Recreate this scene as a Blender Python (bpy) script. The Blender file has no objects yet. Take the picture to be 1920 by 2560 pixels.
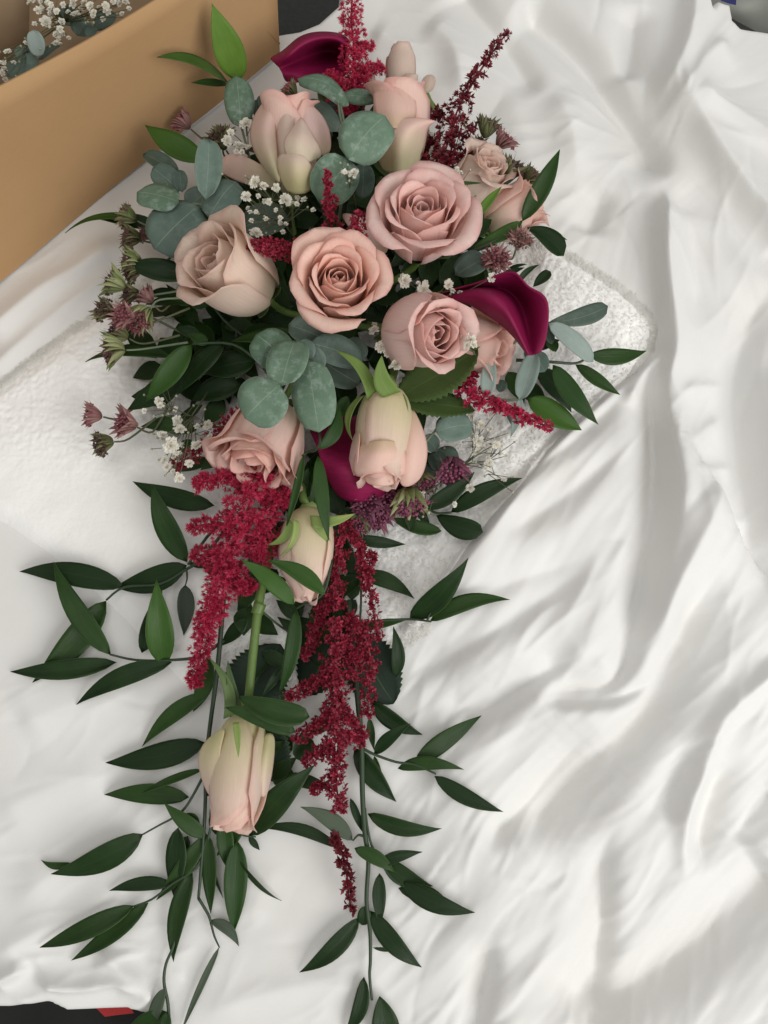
import bpy, math, random
import numpy as np
from mathutils import Vector, Matrix

# ------------------------------------------------------------------ camera, world, lights, exposure
scene = bpy.context.scene
C = scene.collection
F_PX, DIST, TILT = 2050.0, 0.64, math.radians(12)
CAM = Vector((0, -DIST * math.sin(TILT), DIST * math.cos(TILT)))
RIGHT = Vector((1, 0, 0))
FWD = Vector((0, math.sin(TILT), -math.cos(TILT)))
UP = RIGHT.cross(FWD)
cd = bpy.data.cameras.new('camera')
cam = bpy.data.objects.new('camera', cd)
C.objects.link(cam)
cam.matrix_world = Matrix(((RIGHT.x, UP.x, -FWD.x, CAM.x), (RIGHT.y, UP.y, -FWD.y, CAM.y),
                           (RIGHT.z, UP.z, -FWD.z, CAM.z), (0, 0, 0, 1)))
cd.sensor_fit = 'VERTICAL'
cd.sensor_height = 36.0
cd.lens = 36.0 * F_PX / 2560.0
cd.clip_start, cd.clip_end = 0.01, 50
scene.camera = cam

world = bpy.data.worlds.new('World')
scene.world = world
world.use_nodes = True
bg = world.node_tree.nodes['Background']
bg.inputs[0].default_value = (1.0, 0.985, 0.958, 1)
bg.inputs[1].default_value = 0.38

def area_lamp(name, loc, target, size, power, col):
    d = bpy.data.lights.new(name, 'AREA')
    d.shape = 'RECTANGLE'
    d.size, d.size_y = size
    d.energy = power
    d.color = col
    o = bpy.data.objects.new(name, d)
    C.objects.link(o)
    o.location = loc
    o.rotation_euler = (Vector(target) - Vector(loc)).to_track_quat('-Z', 'Y').to_euler()
    return o
area_lamp('window_light', (1.6, -1.25, 1.6), (0.0, -0.1, 0), (1.9, 1.5), 41, (1.0, 0.99, 0.97))
area_lamp('ceiling_light', (-0.2, 0.1, 2.4), (0.0, 0, 0), (1.2, 1.2), 9, (1.0, 0.965, 0.91))

scene.view_settings.view_transform = 'Standard'
scene.view_settings.look = 'None'
scene.view_settings.exposure = 0.19
scene.view_settings.gamma = 1.0
scene.cycles.max_bounces = 10
scene.cycles.diffuse_bounces = 7
scene.cycles.transparent_max_bounces = 8

# ------------------------------------------------------------------ pixel (photograph) <-> world helpers
def ray(px, py):
    return RIGHT * ((px - 960) / F_PX) + UP * ((1280 - py) / F_PX) + FWD
def P(px, py, z):
    d = ray(px, py)
    return CAM + d * ((z - CAM.z) / d.z)
def mpp(z):
    return (DIST - z) / F_PX
def project(x, y, z):
    vx, vy, vz = x - CAM.x, y - CAM.y, z - CAM.z
    dep = vx * FWD.x + vy * FWD.y + vz * FWD.z
    return 960 + F_PX * (vx * RIGHT.x) / dep, 1280 - F_PX * (vx * UP.x + vy * UP.y + vz * UP.z) / dep

def sm(a, b, x):
    t = np.clip((x - a) / (b - a), 0, 1)
    return t * t * (3 - 2 * t)

# ------------------------------------------------------------------ materials
def nodes_of(name):
    m = bpy.data.materials.new(name)
    m.use_nodes = True
    nt = m.node_tree
    return m, nt, nt.nodes, nt.links, nt.nodes['Principled BSDF']

def val(n, nds, op, a, b=None, clamp=False):
    pass

class NB:
    """small node-graph writer"""
    def __init__(s, name):
        s.m, s.nt, s.n, s.l, s.b = nodes_of(name)
    def new(s, t, **kw):
        x = s.n.new(t)
        for k, v in kw.items():
            setattr(x, k, v)
        return x
    def put(s, sock, v):
        if hasattr(v, 'is_linked') or hasattr(v, 'links'):
            s.l.new(v, sock)
        else:
            sock.default_value = v
    def math(s, op, a, b=0.0, clamp=False):
        x = s.new('ShaderNodeMath', operation=op, use_clamp=clamp)
        s.put(x.inputs[0], a); s.put(x.inputs[1], b)
        return x.outputs[0]
    def mix(s, f, a, b, mode='MIX'):
        x = s.new('ShaderNodeMix', data_type='RGBA', blend_type=mode)
        s.put(x.inputs['Factor'], f)
        s.put(x.inputs[6], a if not isinstance(a, tuple) else (*a[:3], 1))
        s.put(x.inputs[7], b if not isinstance(b, tuple) else (*b[:3], 1))
        return x.outputs[2]
    def noise(s, vec, scale, detail=3, rough=0.5):
        x = s.new('ShaderNodeTexNoise')
        if vec is not None: s.l.new(vec, x.inputs['Vector'])
        x.inputs['Scale'].default_value = scale
        x.inputs['Detail'].default_value = detail
        x.inputs['Roughness'].default_value = rough
        return x.outputs['Fac']
    def ramp(s, f, stops):
        x = s.new('ShaderNodeValToRGB')
        el = x.color_ramp.elements
        while len(el) < len(stops): el.new(0.5)
        for e, (p, c) in zip(el, stops):
            e.position = p
            e.color = (*c[:3], 1) if isinstance(c, tuple) else (c, c, c, 1)
        s.l.new(f, x.inputs[0])
        return x.outputs[0]
    def scaled(s, vec, sc):
        x = s.new('ShaderNodeMapping')
        s.l.new(vec, x.inputs[0])
        x.inputs['Scale'].default_value = sc
        return x.outputs[0]
    def uv(s):
        return s.new('ShaderNodeTexCoord').outputs['UV']
    def obj(s):
        return s.new('ShaderNodeTexCoord').outputs['Object']
    def xyz(s, vec):
        x = s.new('ShaderNodeSeparateXYZ'); s.l.new(vec, x.inputs[0]); return x.outputs
    def rand(s):
        return s.new('ShaderNodeObjectInfo').outputs['Random']
    def bump(s, h, strength, dist=0.001):
        x = s.new('ShaderNodeBump')
        x.inputs['Strength'].default_value = strength
        x.inputs['Distance'].default_value = dist
        s.l.new(h, x.inputs['Height'])
        s.l.new(x.outputs[0], s.b.inputs['Normal'])
    def translucent(s, col, f):
        t = s.new('ShaderNodeBsdfTranslucent')
        s.put(t.inputs[0], col if not isinstance(col, tuple) else (*col, 1))
        mx = s.new('ShaderNodeMixShader')
        mx.inputs[0].default_value = f
        s.l.new(s.b.outputs[0], mx.inputs[1]); s.l.new(t.outputs[0], mx.inputs[2])
        s.l.new(mx.outputs[0], s.n['Material Output'].inputs[0])
    def col(s, v):
        s.put(s.b.inputs['Base Color'], v if not isinstance(v, tuple) else (*v[:3], 1))
    def rough(s, v):
        s.put(s.b.inputs['Roughness'], v)

def plain(name, col, rough=0.6, trans=0.0, var=0.15, scale=300):
    b = NB(name)
    n = b.noise(b.obj(), scale, 2)
    k = b.math('ADD', b.math('MULTIPLY', b.math('SUBTRACT', n, 0.5), var * 2), b.math('ADD', b.math('MULTIPLY', b.math('SUBTRACT', b.rand(), 0.5), var * 2), 1.0))
    mul = b.new('ShaderNodeVectorMath', operation='SCALE')
    mul.inputs[0].default_value = col[:3]
    b.l.new(k, mul.inputs['Scale'])
    b.l.new(mul.outputs[0], b.b.inputs['Base Color'])
    b.rough(rough)
    if trans: b.translucent(mul.outputs[0], trans)
    return b.m

def leaf_mat(name, dark, light, rough=0.33, vein=0.5, rib=(0.10, 0.17, 0.05), rib_f=0.35, spec=0.5, trans=0.12):
    b = NB(name)
    uv = b.uv()
    x = b.xyz(uv)
    n1 = b.noise(b.scaled(uv, (14, 1.2, 1)), 3.0, 4, 0.6)
    n2 = b.noise(b.obj(), 60, 3)
    f = b.math('ADD', b.math('MULTIPLY', b.math('SUBTRACT', n1, 0.5), vein), b.math('ADD', b.math('MULTIPLY', n2, 0.5), b.math('MULTIPLY', b.math('SUBTRACT', b.rand(), 0.5), 1.0)), True)
    c = b.ramp(f, [(0.05, dark), (0.85, light)])
    d = b.math('ABSOLUTE', b.math('SUBTRACT', x[0], 0.5))
    r = b.math('SUBTRACT', 1.0, b.math('DIVIDE', d, 0.02), True)
    c2 = b.mix(b.math('MULTIPLY', r, rib_f), c, rib)
    e = b.math('GREATER_THAN', d, 0.478)
    c3 = b.mix(b.math('MULTIPLY', e, 0.35), c2, rib)
    b.col(c3)
    b.rough(b.math('ADD', rough, b.math('MULTIPLY', n2, 0.18)))
    b.b.inputs['Specular IOR Level'].default_value = spec
    w = b.noise(b.scaled(uv, (34, 1.0, 1)), 2.0, 2)
    b.bump(b.math('ADD', w, b.math('MULTIPLY', r, -0.4)), 0.35, 0.0006)
    b.translucent(c3, trans)
    return b.m

M = {}
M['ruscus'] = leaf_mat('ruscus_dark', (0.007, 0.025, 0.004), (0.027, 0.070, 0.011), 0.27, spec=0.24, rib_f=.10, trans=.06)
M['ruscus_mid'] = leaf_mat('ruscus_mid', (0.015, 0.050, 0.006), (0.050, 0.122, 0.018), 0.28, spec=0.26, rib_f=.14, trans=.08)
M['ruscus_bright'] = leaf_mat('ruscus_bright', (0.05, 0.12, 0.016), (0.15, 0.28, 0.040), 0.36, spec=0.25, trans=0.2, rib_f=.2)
M['ruscus_back'] = leaf_mat('ruscus_underside', (0.035, 0.055, 0.032), (0.07, 0.10, 0.06), 0.5)
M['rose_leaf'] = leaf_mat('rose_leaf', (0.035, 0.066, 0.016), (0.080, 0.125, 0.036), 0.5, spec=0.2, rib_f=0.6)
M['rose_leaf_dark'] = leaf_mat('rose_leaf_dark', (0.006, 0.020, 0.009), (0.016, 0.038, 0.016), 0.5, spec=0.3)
M['sepal'] = leaf_mat('sepal', (0.16, 0.26, 0.05), (0.34, 0.44, 0.13), 0.5, rib=(0.35, 0.45, 0.18), trans=0.2)
M['sepal_dark'] = leaf_mat('sepal_dark', (0.05, 0.09, 0.025), (0.11, 0.17, 0.05), 0.5)
M['stem'] = plain('green_stem', (0.10, 0.17, 0.035), 0.45)
M['stem_dark'] = plain('dark_stem', (0.022, 0.045, 0.018), 0.5)
M['stem_grey'] = plain('grey_green_stem', (0.15, 0.19, 0.12), 0.6)
M['stem_red'] = plain('red_stem', (0.22, 0.035, 0.045), 0.5)
M['stem_twig'] = plain('twig', (0.10, 0.11, 0.055), 0.6)

def euc_mat(name, dark, light, wax):
    b = NB(name)
    uv = b.uv(); x = b.xyz(uv); ob = b.obj()
    n = b.noise(ob, 45, 4, 0.6)
    f = b.math('ADD', b.math('MULTIPLY', n, 0.8), b.math('MULTIPLY', b.math('SUBTRACT', b.rand(), 0.5), 0.6), True)
    c = b.ramp(f, [(0.15, dark), (0.8, light)])
    # waxy bloom, thickest near the leaf base, scuffed along the veins
    w = b.noise(ob, 160, 5, 0.7)
    wf = b.math('MULTIPLY', b.ramp(w, [(0.48, 0.0), (0.62, 1.0)]), b.math('SUBTRACT', 1.1, x[1]), True)
    c = b.mix(b.math('MULTIPLY', wf, wax), c, (0.42, 0.50, 0.46))
    # network of veins
    v = b.new('ShaderNodeTexVoronoi', feature='DISTANCE_TO_EDGE')
    b.l.new(b.scaled(uv, (5, 4, 1)), v.inputs['Vector']); v.inputs['Scale'].default_value = 1.6
    vf = b.math('SUBTRACT', 1.0, b.math('DIVIDE', v.outputs['Distance'], 0.035), True)
    d = b.math('ABSOLUTE', b.math('SUBTRACT', x[0], 0.5))
    r = b.math('SUBTRACT', 1.0, b.math('DIVIDE', d, 0.016), True)
    c = b.mix(b.math('MULTIPLY', vf, 0.16), c, dark)
    c = b.mix(b.math('MULTIPLY', r, 0.4), c, (0.42, 0.48, 0.36))
    e = b.math('GREATER_THAN', d, 0.485)
    c = b.mix(b.math('MULTIPLY', e, 0.3), c, (0.35, 0.38, 0.30))
    b.col(c); b.rough(0.5)
    b.b.inputs['Specular IOR Level'].default_value = 0.28
    b.bump(b.math('ADD', b.math('MULTIPLY', vf, -0.4), n), 0.25, 0.0008)
    b.translucent(c, 0.08)
    return b.m
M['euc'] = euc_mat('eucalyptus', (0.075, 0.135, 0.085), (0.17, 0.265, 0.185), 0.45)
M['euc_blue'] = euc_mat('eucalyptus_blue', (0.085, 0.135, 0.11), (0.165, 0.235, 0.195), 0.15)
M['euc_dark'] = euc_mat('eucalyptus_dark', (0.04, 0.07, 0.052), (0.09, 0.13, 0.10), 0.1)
M['euc_pale'] = euc_mat('eucalyptus_pale', (0.19, 0.25, 0.22), (0.30, 0.37, 0.34), 0.12)

def petal_mat(name, base, main, edge, base_at=0.12, base_to=0.5):
    b = NB(name)
    uv = b.uv(); x = b.xyz(uv)
    n = b.noise(b.obj(), 70, 3)
    s = b.noise(b.scaled(uv, (26, 1.5, 1)), 2.5, 4, 0.6)
    vv = b.math('ADD', x[1], b.math('MULTIPLY', b.math('SUBTRACT', n, 0.5), 0.22))
    c = b.ramp(vv, [(base_at, base), (base_to, main), (0.90, main), (1.0, edge)])
    d = b.math('MULTIPLY', b.math('ABSOLUTE', b.math('SUBTRACT', x[0], 0.5)), 2.0)
    ef = b.ramp(d, [(0.80, 0.0), (1.0, 1.0)])
    c = b.mix(b.math('MULTIPLY', ef, 0.5), c, edge)
    k = b.math('ADD', 0.87, b.math('ADD', b.math('MULTIPLY', s, 0.22), b.math('MULTIPLY', b.math('SUBTRACT', b.rand(), 0.5), 0.10)))
    sc = b.new('ShaderNodeVectorMath', operation='SCALE')
    b.l.new(c, sc.inputs[0]); b.l.new(k, sc.inputs['Scale'])
    c = sc.outputs[0]
    b.col(c); b.rough(0.62)
    b.b.inputs['Specular IOR Level'].default_value = 0.22
    b.b.inputs['Sheen Weight'].default_value = 0.15
    b.bump(b.math('ADD', s, n), 0.22, 0.0009)
    b.translucent(c, 0.45)
    return b.m
CREAM = (0.66, 0.60, 0.36)
M['pink'] = petal_mat('petal_pink', (0.80, 0.66, 0.50), (0.96, 0.775, 0.725), (0.93, 0.64, 0.595), 0.05, 0.35)
M['peach'] = petal_mat('petal_peach', (0.80, 0.64, 0.45), (0.96, 0.745, 0.655), (0.93, 0.625, 0.54), 0.05, 0.35)
M['beige'] = petal_mat('petal_beige', (0.68, 0.65, 0.42), (0.90, 0.77, 0.665), (0.86, 0.66, 0.575), 0.1, 0.55)
M['blush'] = petal_mat('petal_blush', (0.76, 0.72, 0.49), (0.95, 0.76, 0.68), (0.92, 0.61, 0.545), 0.10, 0.6)
M['bud'] = petal_mat('petal_bud', (0.80, 0.76, 0.46), (0.93, 0.785, 0.685), (0.90, 0.65, 0.58), 0.18, 0.78)
M['pale'] = petal_mat('petal_pale', (0.78, 0.72, 0.56), (0.87, 0.735, 0.64), (0.85, 0.64, 0.555), 0.1, 0.5)

def astilbe_mat(name, a, b_):
    b = NB(name)
    n = b.noise(b.obj(), 400, 2)
    f = b.math('ADD', b.math('MULTIPLY', b.rand(), 0.7), b.math('MULTIPLY', n, 0.4), True)
    c = b.ramp(f, [(0.1, a), (0.9, b_)])
    b.col(c); b.rough(0.55); b.translucent(c, 0.2)
    return b.m
M['crimson'] = astilbe_mat('astilbe_crimson', (0.24, 0.005, 0.028), (0.60, 0.035, 0.105))
M['burgundy'] = astilbe_mat('astilbe_burgundy', (0.10, 0.008, 0.014), (0.23, 0.02, 0.035))
M['ruby'] = astilbe_mat('astilbe_ruby', (0.20, 0.006, 0.025), (0.50, 0.04, 0.085))

def calla_mat():
    b = NB('calla')
    uv = b.uv()
    n = b.noise(b.scaled(uv, (30, 2, 1)), 2.0, 3)
    n2 = b.noise(b.obj(), 40, 3)
    c = b.ramp(b.math('ADD', b.math('MULTIPLY', n, 0.5), b.math('MULTIPLY', n2, 0.5)), [(0.25, (0.16, 0.005, 0.040)), (0.75, (0.30, 0.012, 0.080))])
    b.col(c); b.rough(0.5); b.b.inputs['Specular IOR Level'].default_value = 0.22
    b.bump(n, 0.25, 0.0006)
    b.translucent(c, 0.12)
    return b.m
M['calla'] = calla_mat()
M['gyp'] = plain('gypsophila_white', (0.82, 0.80, 0.72), 0.6, 0.25, 0.06)
M['gyp_bud'] = plain('gypsophila_bud', (0.42, 0.44, 0.30), 0.6, 0.1)
M['bract_green'] = leaf_mat('bract_green', (0.15, 0.19, 0.06), (0.40, 0.43, 0.21), 0.55, vein=1.2, rib=(0.42, 0.42, 0.24), rib_f=0.6)
M['bract_olive'] = leaf_mat('bract_olive', (0.09, 0.10, 0.035), (0.24, 0.25, 0.11), 0.55, vein=1.2, rib=(0.24, 0.22, 0.11))
M['bract_pink'] = leaf_mat('bract_pink', (0.24, 0.10, 0.10), (0.44, 0.26, 0.22), 0.55, vein=1.0, rib=(0.42, 0.25, 0.2))
M['bract_purple'] = leaf_mat('bract_purple', (0.10, 0.025, 0.05), (0.25, 0.08, 0.13), 0.55, vein=1.0, rib=(0.3, 0.12, 0.16))
M['floret_brown'] = plain('floret_brown', (0.11, 0.055, 0.045), 0.6, 0, 0.4, 900)
M['floret_pink'] = plain('floret_pink', (0.27, 0.08, 0.10), 0.6, 0.1, 0.4, 900)
M['floret_purple'] = plain('floret_purple', (0.22, 0.05, 0.10), 0.6, 0.1, 0.4, 900)

def sheet_mat():
    b = NB('sheet_cotton')
    ob = b.obj()
    n = b.noise(ob, 5, 3)
    c = b.ramp(n, [(0.3, (0.725, 0.718, 0.695)), (0.7, (0.755, 0.752, 0.735))])
    b.col(c); b.rough(0.75); b.b.inputs['Specular IOR Level'].default_value = 0.25
    b.b.inputs['Sheen Weight'].default_value = 0.15
    w1 = b.noise(b.scaled(ob, (1600, 90, 400)), 1.0, 2)
    w2 = b.noise(b.scaled(ob, (90, 1600, 400)), 1.0, 2)
    cr = b.noise(ob, 34, 6, 0.6)
    b.bump(b.math('ADD', b.math('MULTIPLY', b.math('ADD', w1, w2), 0.03), b.math('MULTIPLY', cr, 0.9)), 0.35, 0.0016)
    return b.m
M['sheet'] = sheet_mat()
def towel_mat():
    b = NB('towel_terry')
    ob = b.obj()
    n = b.noise(ob, 9, 3)
    b.col(b.ramp(n, [(0.3, (0.86, 0.85, 0.825)), (0.7, (0.90, 0.895, 0.875))]))
    b.rough(0.9); b.b.inputs['Sheen Weight'].default_value = 0.3
    b.b.inputs['Specular IOR Level'].default_value = 0.1
    t = b.noise(ob, 420, 3, 0.7); t2 = b.noise(ob, 90, 3)
    b.bump(b.math('ADD', t, b.math('MULTIPLY', t2, 1.2)), 0.25, 0.0015)
    return b.m
M['towel'] = towel_mat()
M['pile'] = plain('towel_pile', (0.88, 0.875, 0.85), 0.9, 0.5, 0.03, 40)
def card_mat():
    b = NB('cardboard')
    ob = b.obj()
    n = b.noise(ob, 7, 4)
    fine = b.noise(b.scaled(ob, (40, 40, 500)), 3, 3)
    c = b.ramp(b.math('ADD', b.math('MULTIPLY', n, 0.8), b.math('MULTIPLY', fine, 0.2)), [(0.3, (0.43, 0.258, 0.122)), (0.7, (0.49, 0.305, 0.152))])
    b.col(c); b.rough(0.75); b.b.inputs['Specular IOR Level'].default_value = 0.25
    b.bump(b.math('ADD', n, b.math('MULTIPLY', fine, 0.12)), 0.3, 0.003)
    return b.m
M['card'] = card_mat()
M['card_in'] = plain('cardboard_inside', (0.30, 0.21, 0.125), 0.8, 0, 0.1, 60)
M['floor'] = plain('dark_carpet', (0.045, 0.047, 0.045), 0.9, 0, 0.3, 300)
M['black'] = plain('black_fabric', (0.007, 0.007, 0.007), 0.95, 0, 0.3, 900)
M['red'] = plain('red_fabric', (0.36, 0.020, 0.022), 0.85, 0, 0.15, 900)
M['bag'] = plain('grey_plastic', (0.40, 0.42, 0.38), 0.4, 0.1, 0.12, 20)
M['blue'] = plain('blue_print', (0.02, 0.022, 0.13), 0.5)
M['crease'] = plain('card_score', (0.36, 0.19, 0.075), 0.8)

# ------------------------------------------------------------------ mesh helpers
def link(o, parent=None):
    C.objects.link(o)
    if parent is not None:
        o.parent = parent
    return o
def mesh(name, verts, faces, m, parent=None, uvs=None, smooth=True, thick=0.0, subsurf=0):
    me = bpy.data.meshes.new(name)
    me.from_pydata([tuple(v) for v in verts], [], faces)
    if smooth:
        me.polygons.foreach_set('use_smooth', [True] * len(me.polygons))
    if uvs is not None:
        ul = me.uv_layers.new(name='UVMap')
        li = np.zeros(len(me.loops), dtype=np.int32)
        me.loops.foreach_get('vertex_index', li)
        ul.data.foreach_set('uv', np.asarray(uvs, dtype=np.float32)[li].ravel())
    me.materials.append(m)
    o = bpy.data.objects.new(name, me)
    link(o, parent)
    if subsurf:
        s = o.modifiers.new('smooth', 'SUBSURF'); s.levels = s.render_levels = subsurf
    if thick:
        s = o.modifiers.new('thickness', 'SOLIDIFY'); s.thickness = thick; s.offset = 0
    return o
def thing(name, label, cat, loc=(0, 0, 0), group=None):
    o = bpy.data.objects.new(name, None)
    o.empty_display_size = 0.01
    C.objects.link(o)
    o['label'] = label; o['category'] = cat
    if group: o['group'] = group
    return o
def tag(o, label, cat, group=None, kind=None):
    if label: o['label'] = label
    if cat: o['category'] = cat
    if group: o['group'] = group
    if kind: o['kind'] = kind
    return o
def grid_faces(nu, nv):
    return [(j * nu + i, j * nu + i + 1, (j + 1) * nu + i + 1, (j + 1) * nu + i) for j in range(nv - 1) for i in range(nu - 1)]
def smooth_line(pts, n=4):
    """Catmull-Rom through the points"""
    p = [Vector(q) for q in pts]
    if len(p) < 3: return p
    out = []
    for i in range(len(p) - 1):
        a = p[max(i - 1, 0)]; b = p[i]; c = p[i + 1]; d = p[min(i + 2, len(p) - 1)]
        for k in range(n):
            t = k / n
            out.append(0.5 * ((2 * b) + (c - a) * t + (2 * a - 5 * b + 4 * c - d) * t * t + (3 * b - a - 3 * c + d) * t ** 3))
    out.append(p[-1])
    return out
def tube_data(pts, radii, sides=6):
    n = len(pts)
    V, Fc = [], []
    prev = None
    for i, p in enumerate(pts):
        t = (pts[min(i + 1, n - 1)] - pts[max(i - 1, 0)])
        if t.length < 1e-9: t = Vector((0, 0, 1))
        t.normalize()
        a = prev if prev is not None else (Vector((0, 0, 1)) if abs(t.z) < 0.9 else Vector((1, 0, 0)))
        s = (a - t * a.dot(t)).normalized(); prev = s
        b = t.cross(s)
        r = radii if not hasattr(radii, '__len__') else radii[0] + (radii[1] - radii[0]) * i / max(n - 1, 1)
        for k in range(sides):
            an = 2 * math.pi * k / sides
            V.append(p + (s * math.cos(an) + b * math.sin(an)) * r)
    for i in range(n - 1):
        for k in range(sides):
            k2 = (k + 1) % sides
            Fc.append((i * sides + k, i * sides + k2, (i + 1) * sides + k2, (i + 1) * sides + k))
    Fc.append(tuple(range(sides))[::-1]); Fc.append(tuple(range((n - 1) * sides, n * sides)))
    return V, Fc
def tube(name, pts, radii, m, parent=None, sides=6, sub=4):
    pts = smooth_line(pts, sub)
    V, Fc = tube_data(pts, radii, sides)
    return mesh(name, V, Fc, m, parent)
def join_tubes(name, lines, m, parent=None, sides=5):
    V, Fc = [], []
    for pts, r in lines:
        v, f = tube_data(smooth_line(pts, 3), r, sides)
        k = len(V); V += v; Fc += [tuple(i + k for i in q) for q in f]
    return mesh(name, V, Fc, m, parent)

# ------------------------------------------------------------------ the bed: sheet and towel as height fields
rng = np.random.default_rng(7)
SX0, SX1, SY0, SY1, STEP = -0.40, 0.40, -0.50, 0.56, 0.0018
gx = np.arange(SX0, SX1 + 1e-6, STEP); gy = np.arange(SY0, SY1 + 1e-6, STEP)
GX, GY = np.meshgrid(gx, gy)
PX, PY = project(GX, GY, 0.012)

def poly_dist(pts, px=None, py=None):
    """distance, sign (+ right of travel in the picture), position 0..1 along a polyline"""
    px = PX if px is None else px; py = PY if py is None else py
    best = np.full(px.shape, 1e9); sg = np.zeros(px.shape); tt = np.zeros(px.shape)
    L = [math.hypot(pts[i + 1][0] - pts[i][0], pts[i + 1][1] - pts[i][1]) for i in range(len(pts) - 1)]
    tot, acc = sum(L), 0
    for i in range(len(pts) - 1):
        (ax, ay), (bx, by) = pts[i], pts[i + 1]
        dx, dy = bx - ax, by - ay
        t = np.clip(((px - ax) * dx + (py - ay) * dy) / (L[i] ** 2), 0, 1)
        ex, ey = px - ax - t * dx, py - ay - t * dy
        d = np.hypot(ex, ey)
        k = d < best
        best = np.where(k, d, best)
        sg = np.where(k, np.sign(dx * ey - dy * ex), sg)
        tt = np.where(k, (acc + t * L[i]) / tot, tt)
        acc += L[i]
    return best, sg, tt
def crs(pts, n=6):
    return [(v.x, v.y) for v in smooth_line([(a, b, 0) for a, b in pts], n)]
def fold(pts, A, wl, wr, e0=0.25, e1=0.25, p=1.5):
    """a fold crest; wl / wr = how far (px) it falls away left / right of travel"""
    d, s, t = poly_dist(crs(pts))
    w = np.where(s > 0, wr, wl)
    w = w * (1 + 0.0 * t)
    tap = sm(0, e0, t) * (1 - sm(1 - e1, 1, t)) if e0 > 0 and e1 > 0 else (sm(0, e0, t) if e0 > 0 else (1 - sm(1 - e1, 1, t) if e1 > 0 else 1))
    return A * tap * np.exp(-(d / w) ** p)
def inside(poly, px, py):
    c = np.zeros(np.shape(px), bool)
    n = len(poly)
    for i in range(n):
        (x0, y0), (x1, y1) = poly[i], poly[(i + 1) % n]
        k = ((y0 > py) != (y1 > py)) & (px < (x1 - x0) * (py - y0) / (y1 - y0 + 1e-12) + x0)
        c ^= k
    return c
def sdf(poly, px=None, py=None):
    """signed distance, positive inside"""
    px = PX if px is None else px; py = PY if py is None else py
    d, _, _ = poly_dist(poly + [poly[0]], px, py)
    return np.where(inside(poly, px, py), d, -d)
def vnoise(px, py, cell, seed):
    r = np.random.default_rng(seed).random((96, 96))
    x = np.abs(px / cell + 31.3) % 90; y = np.abs(py / cell + 17.7) % 90
    i, j = x.astype(int), y.astype(int)
    fx, fy = x - i, y - j
    fx = fx * fx * (3 - 2 * fx); fy = fy * fy * (3 - 2 * fy)
    return (r[j, i] * (1 - fx) + r[j, i + 1] * fx) * (1 - fy) + (r[j + 1, i] * (1 - fx) + r[j + 1, i + 1] * fx) * fy - 0.5

H = np.zeros(PX.shape)
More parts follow.
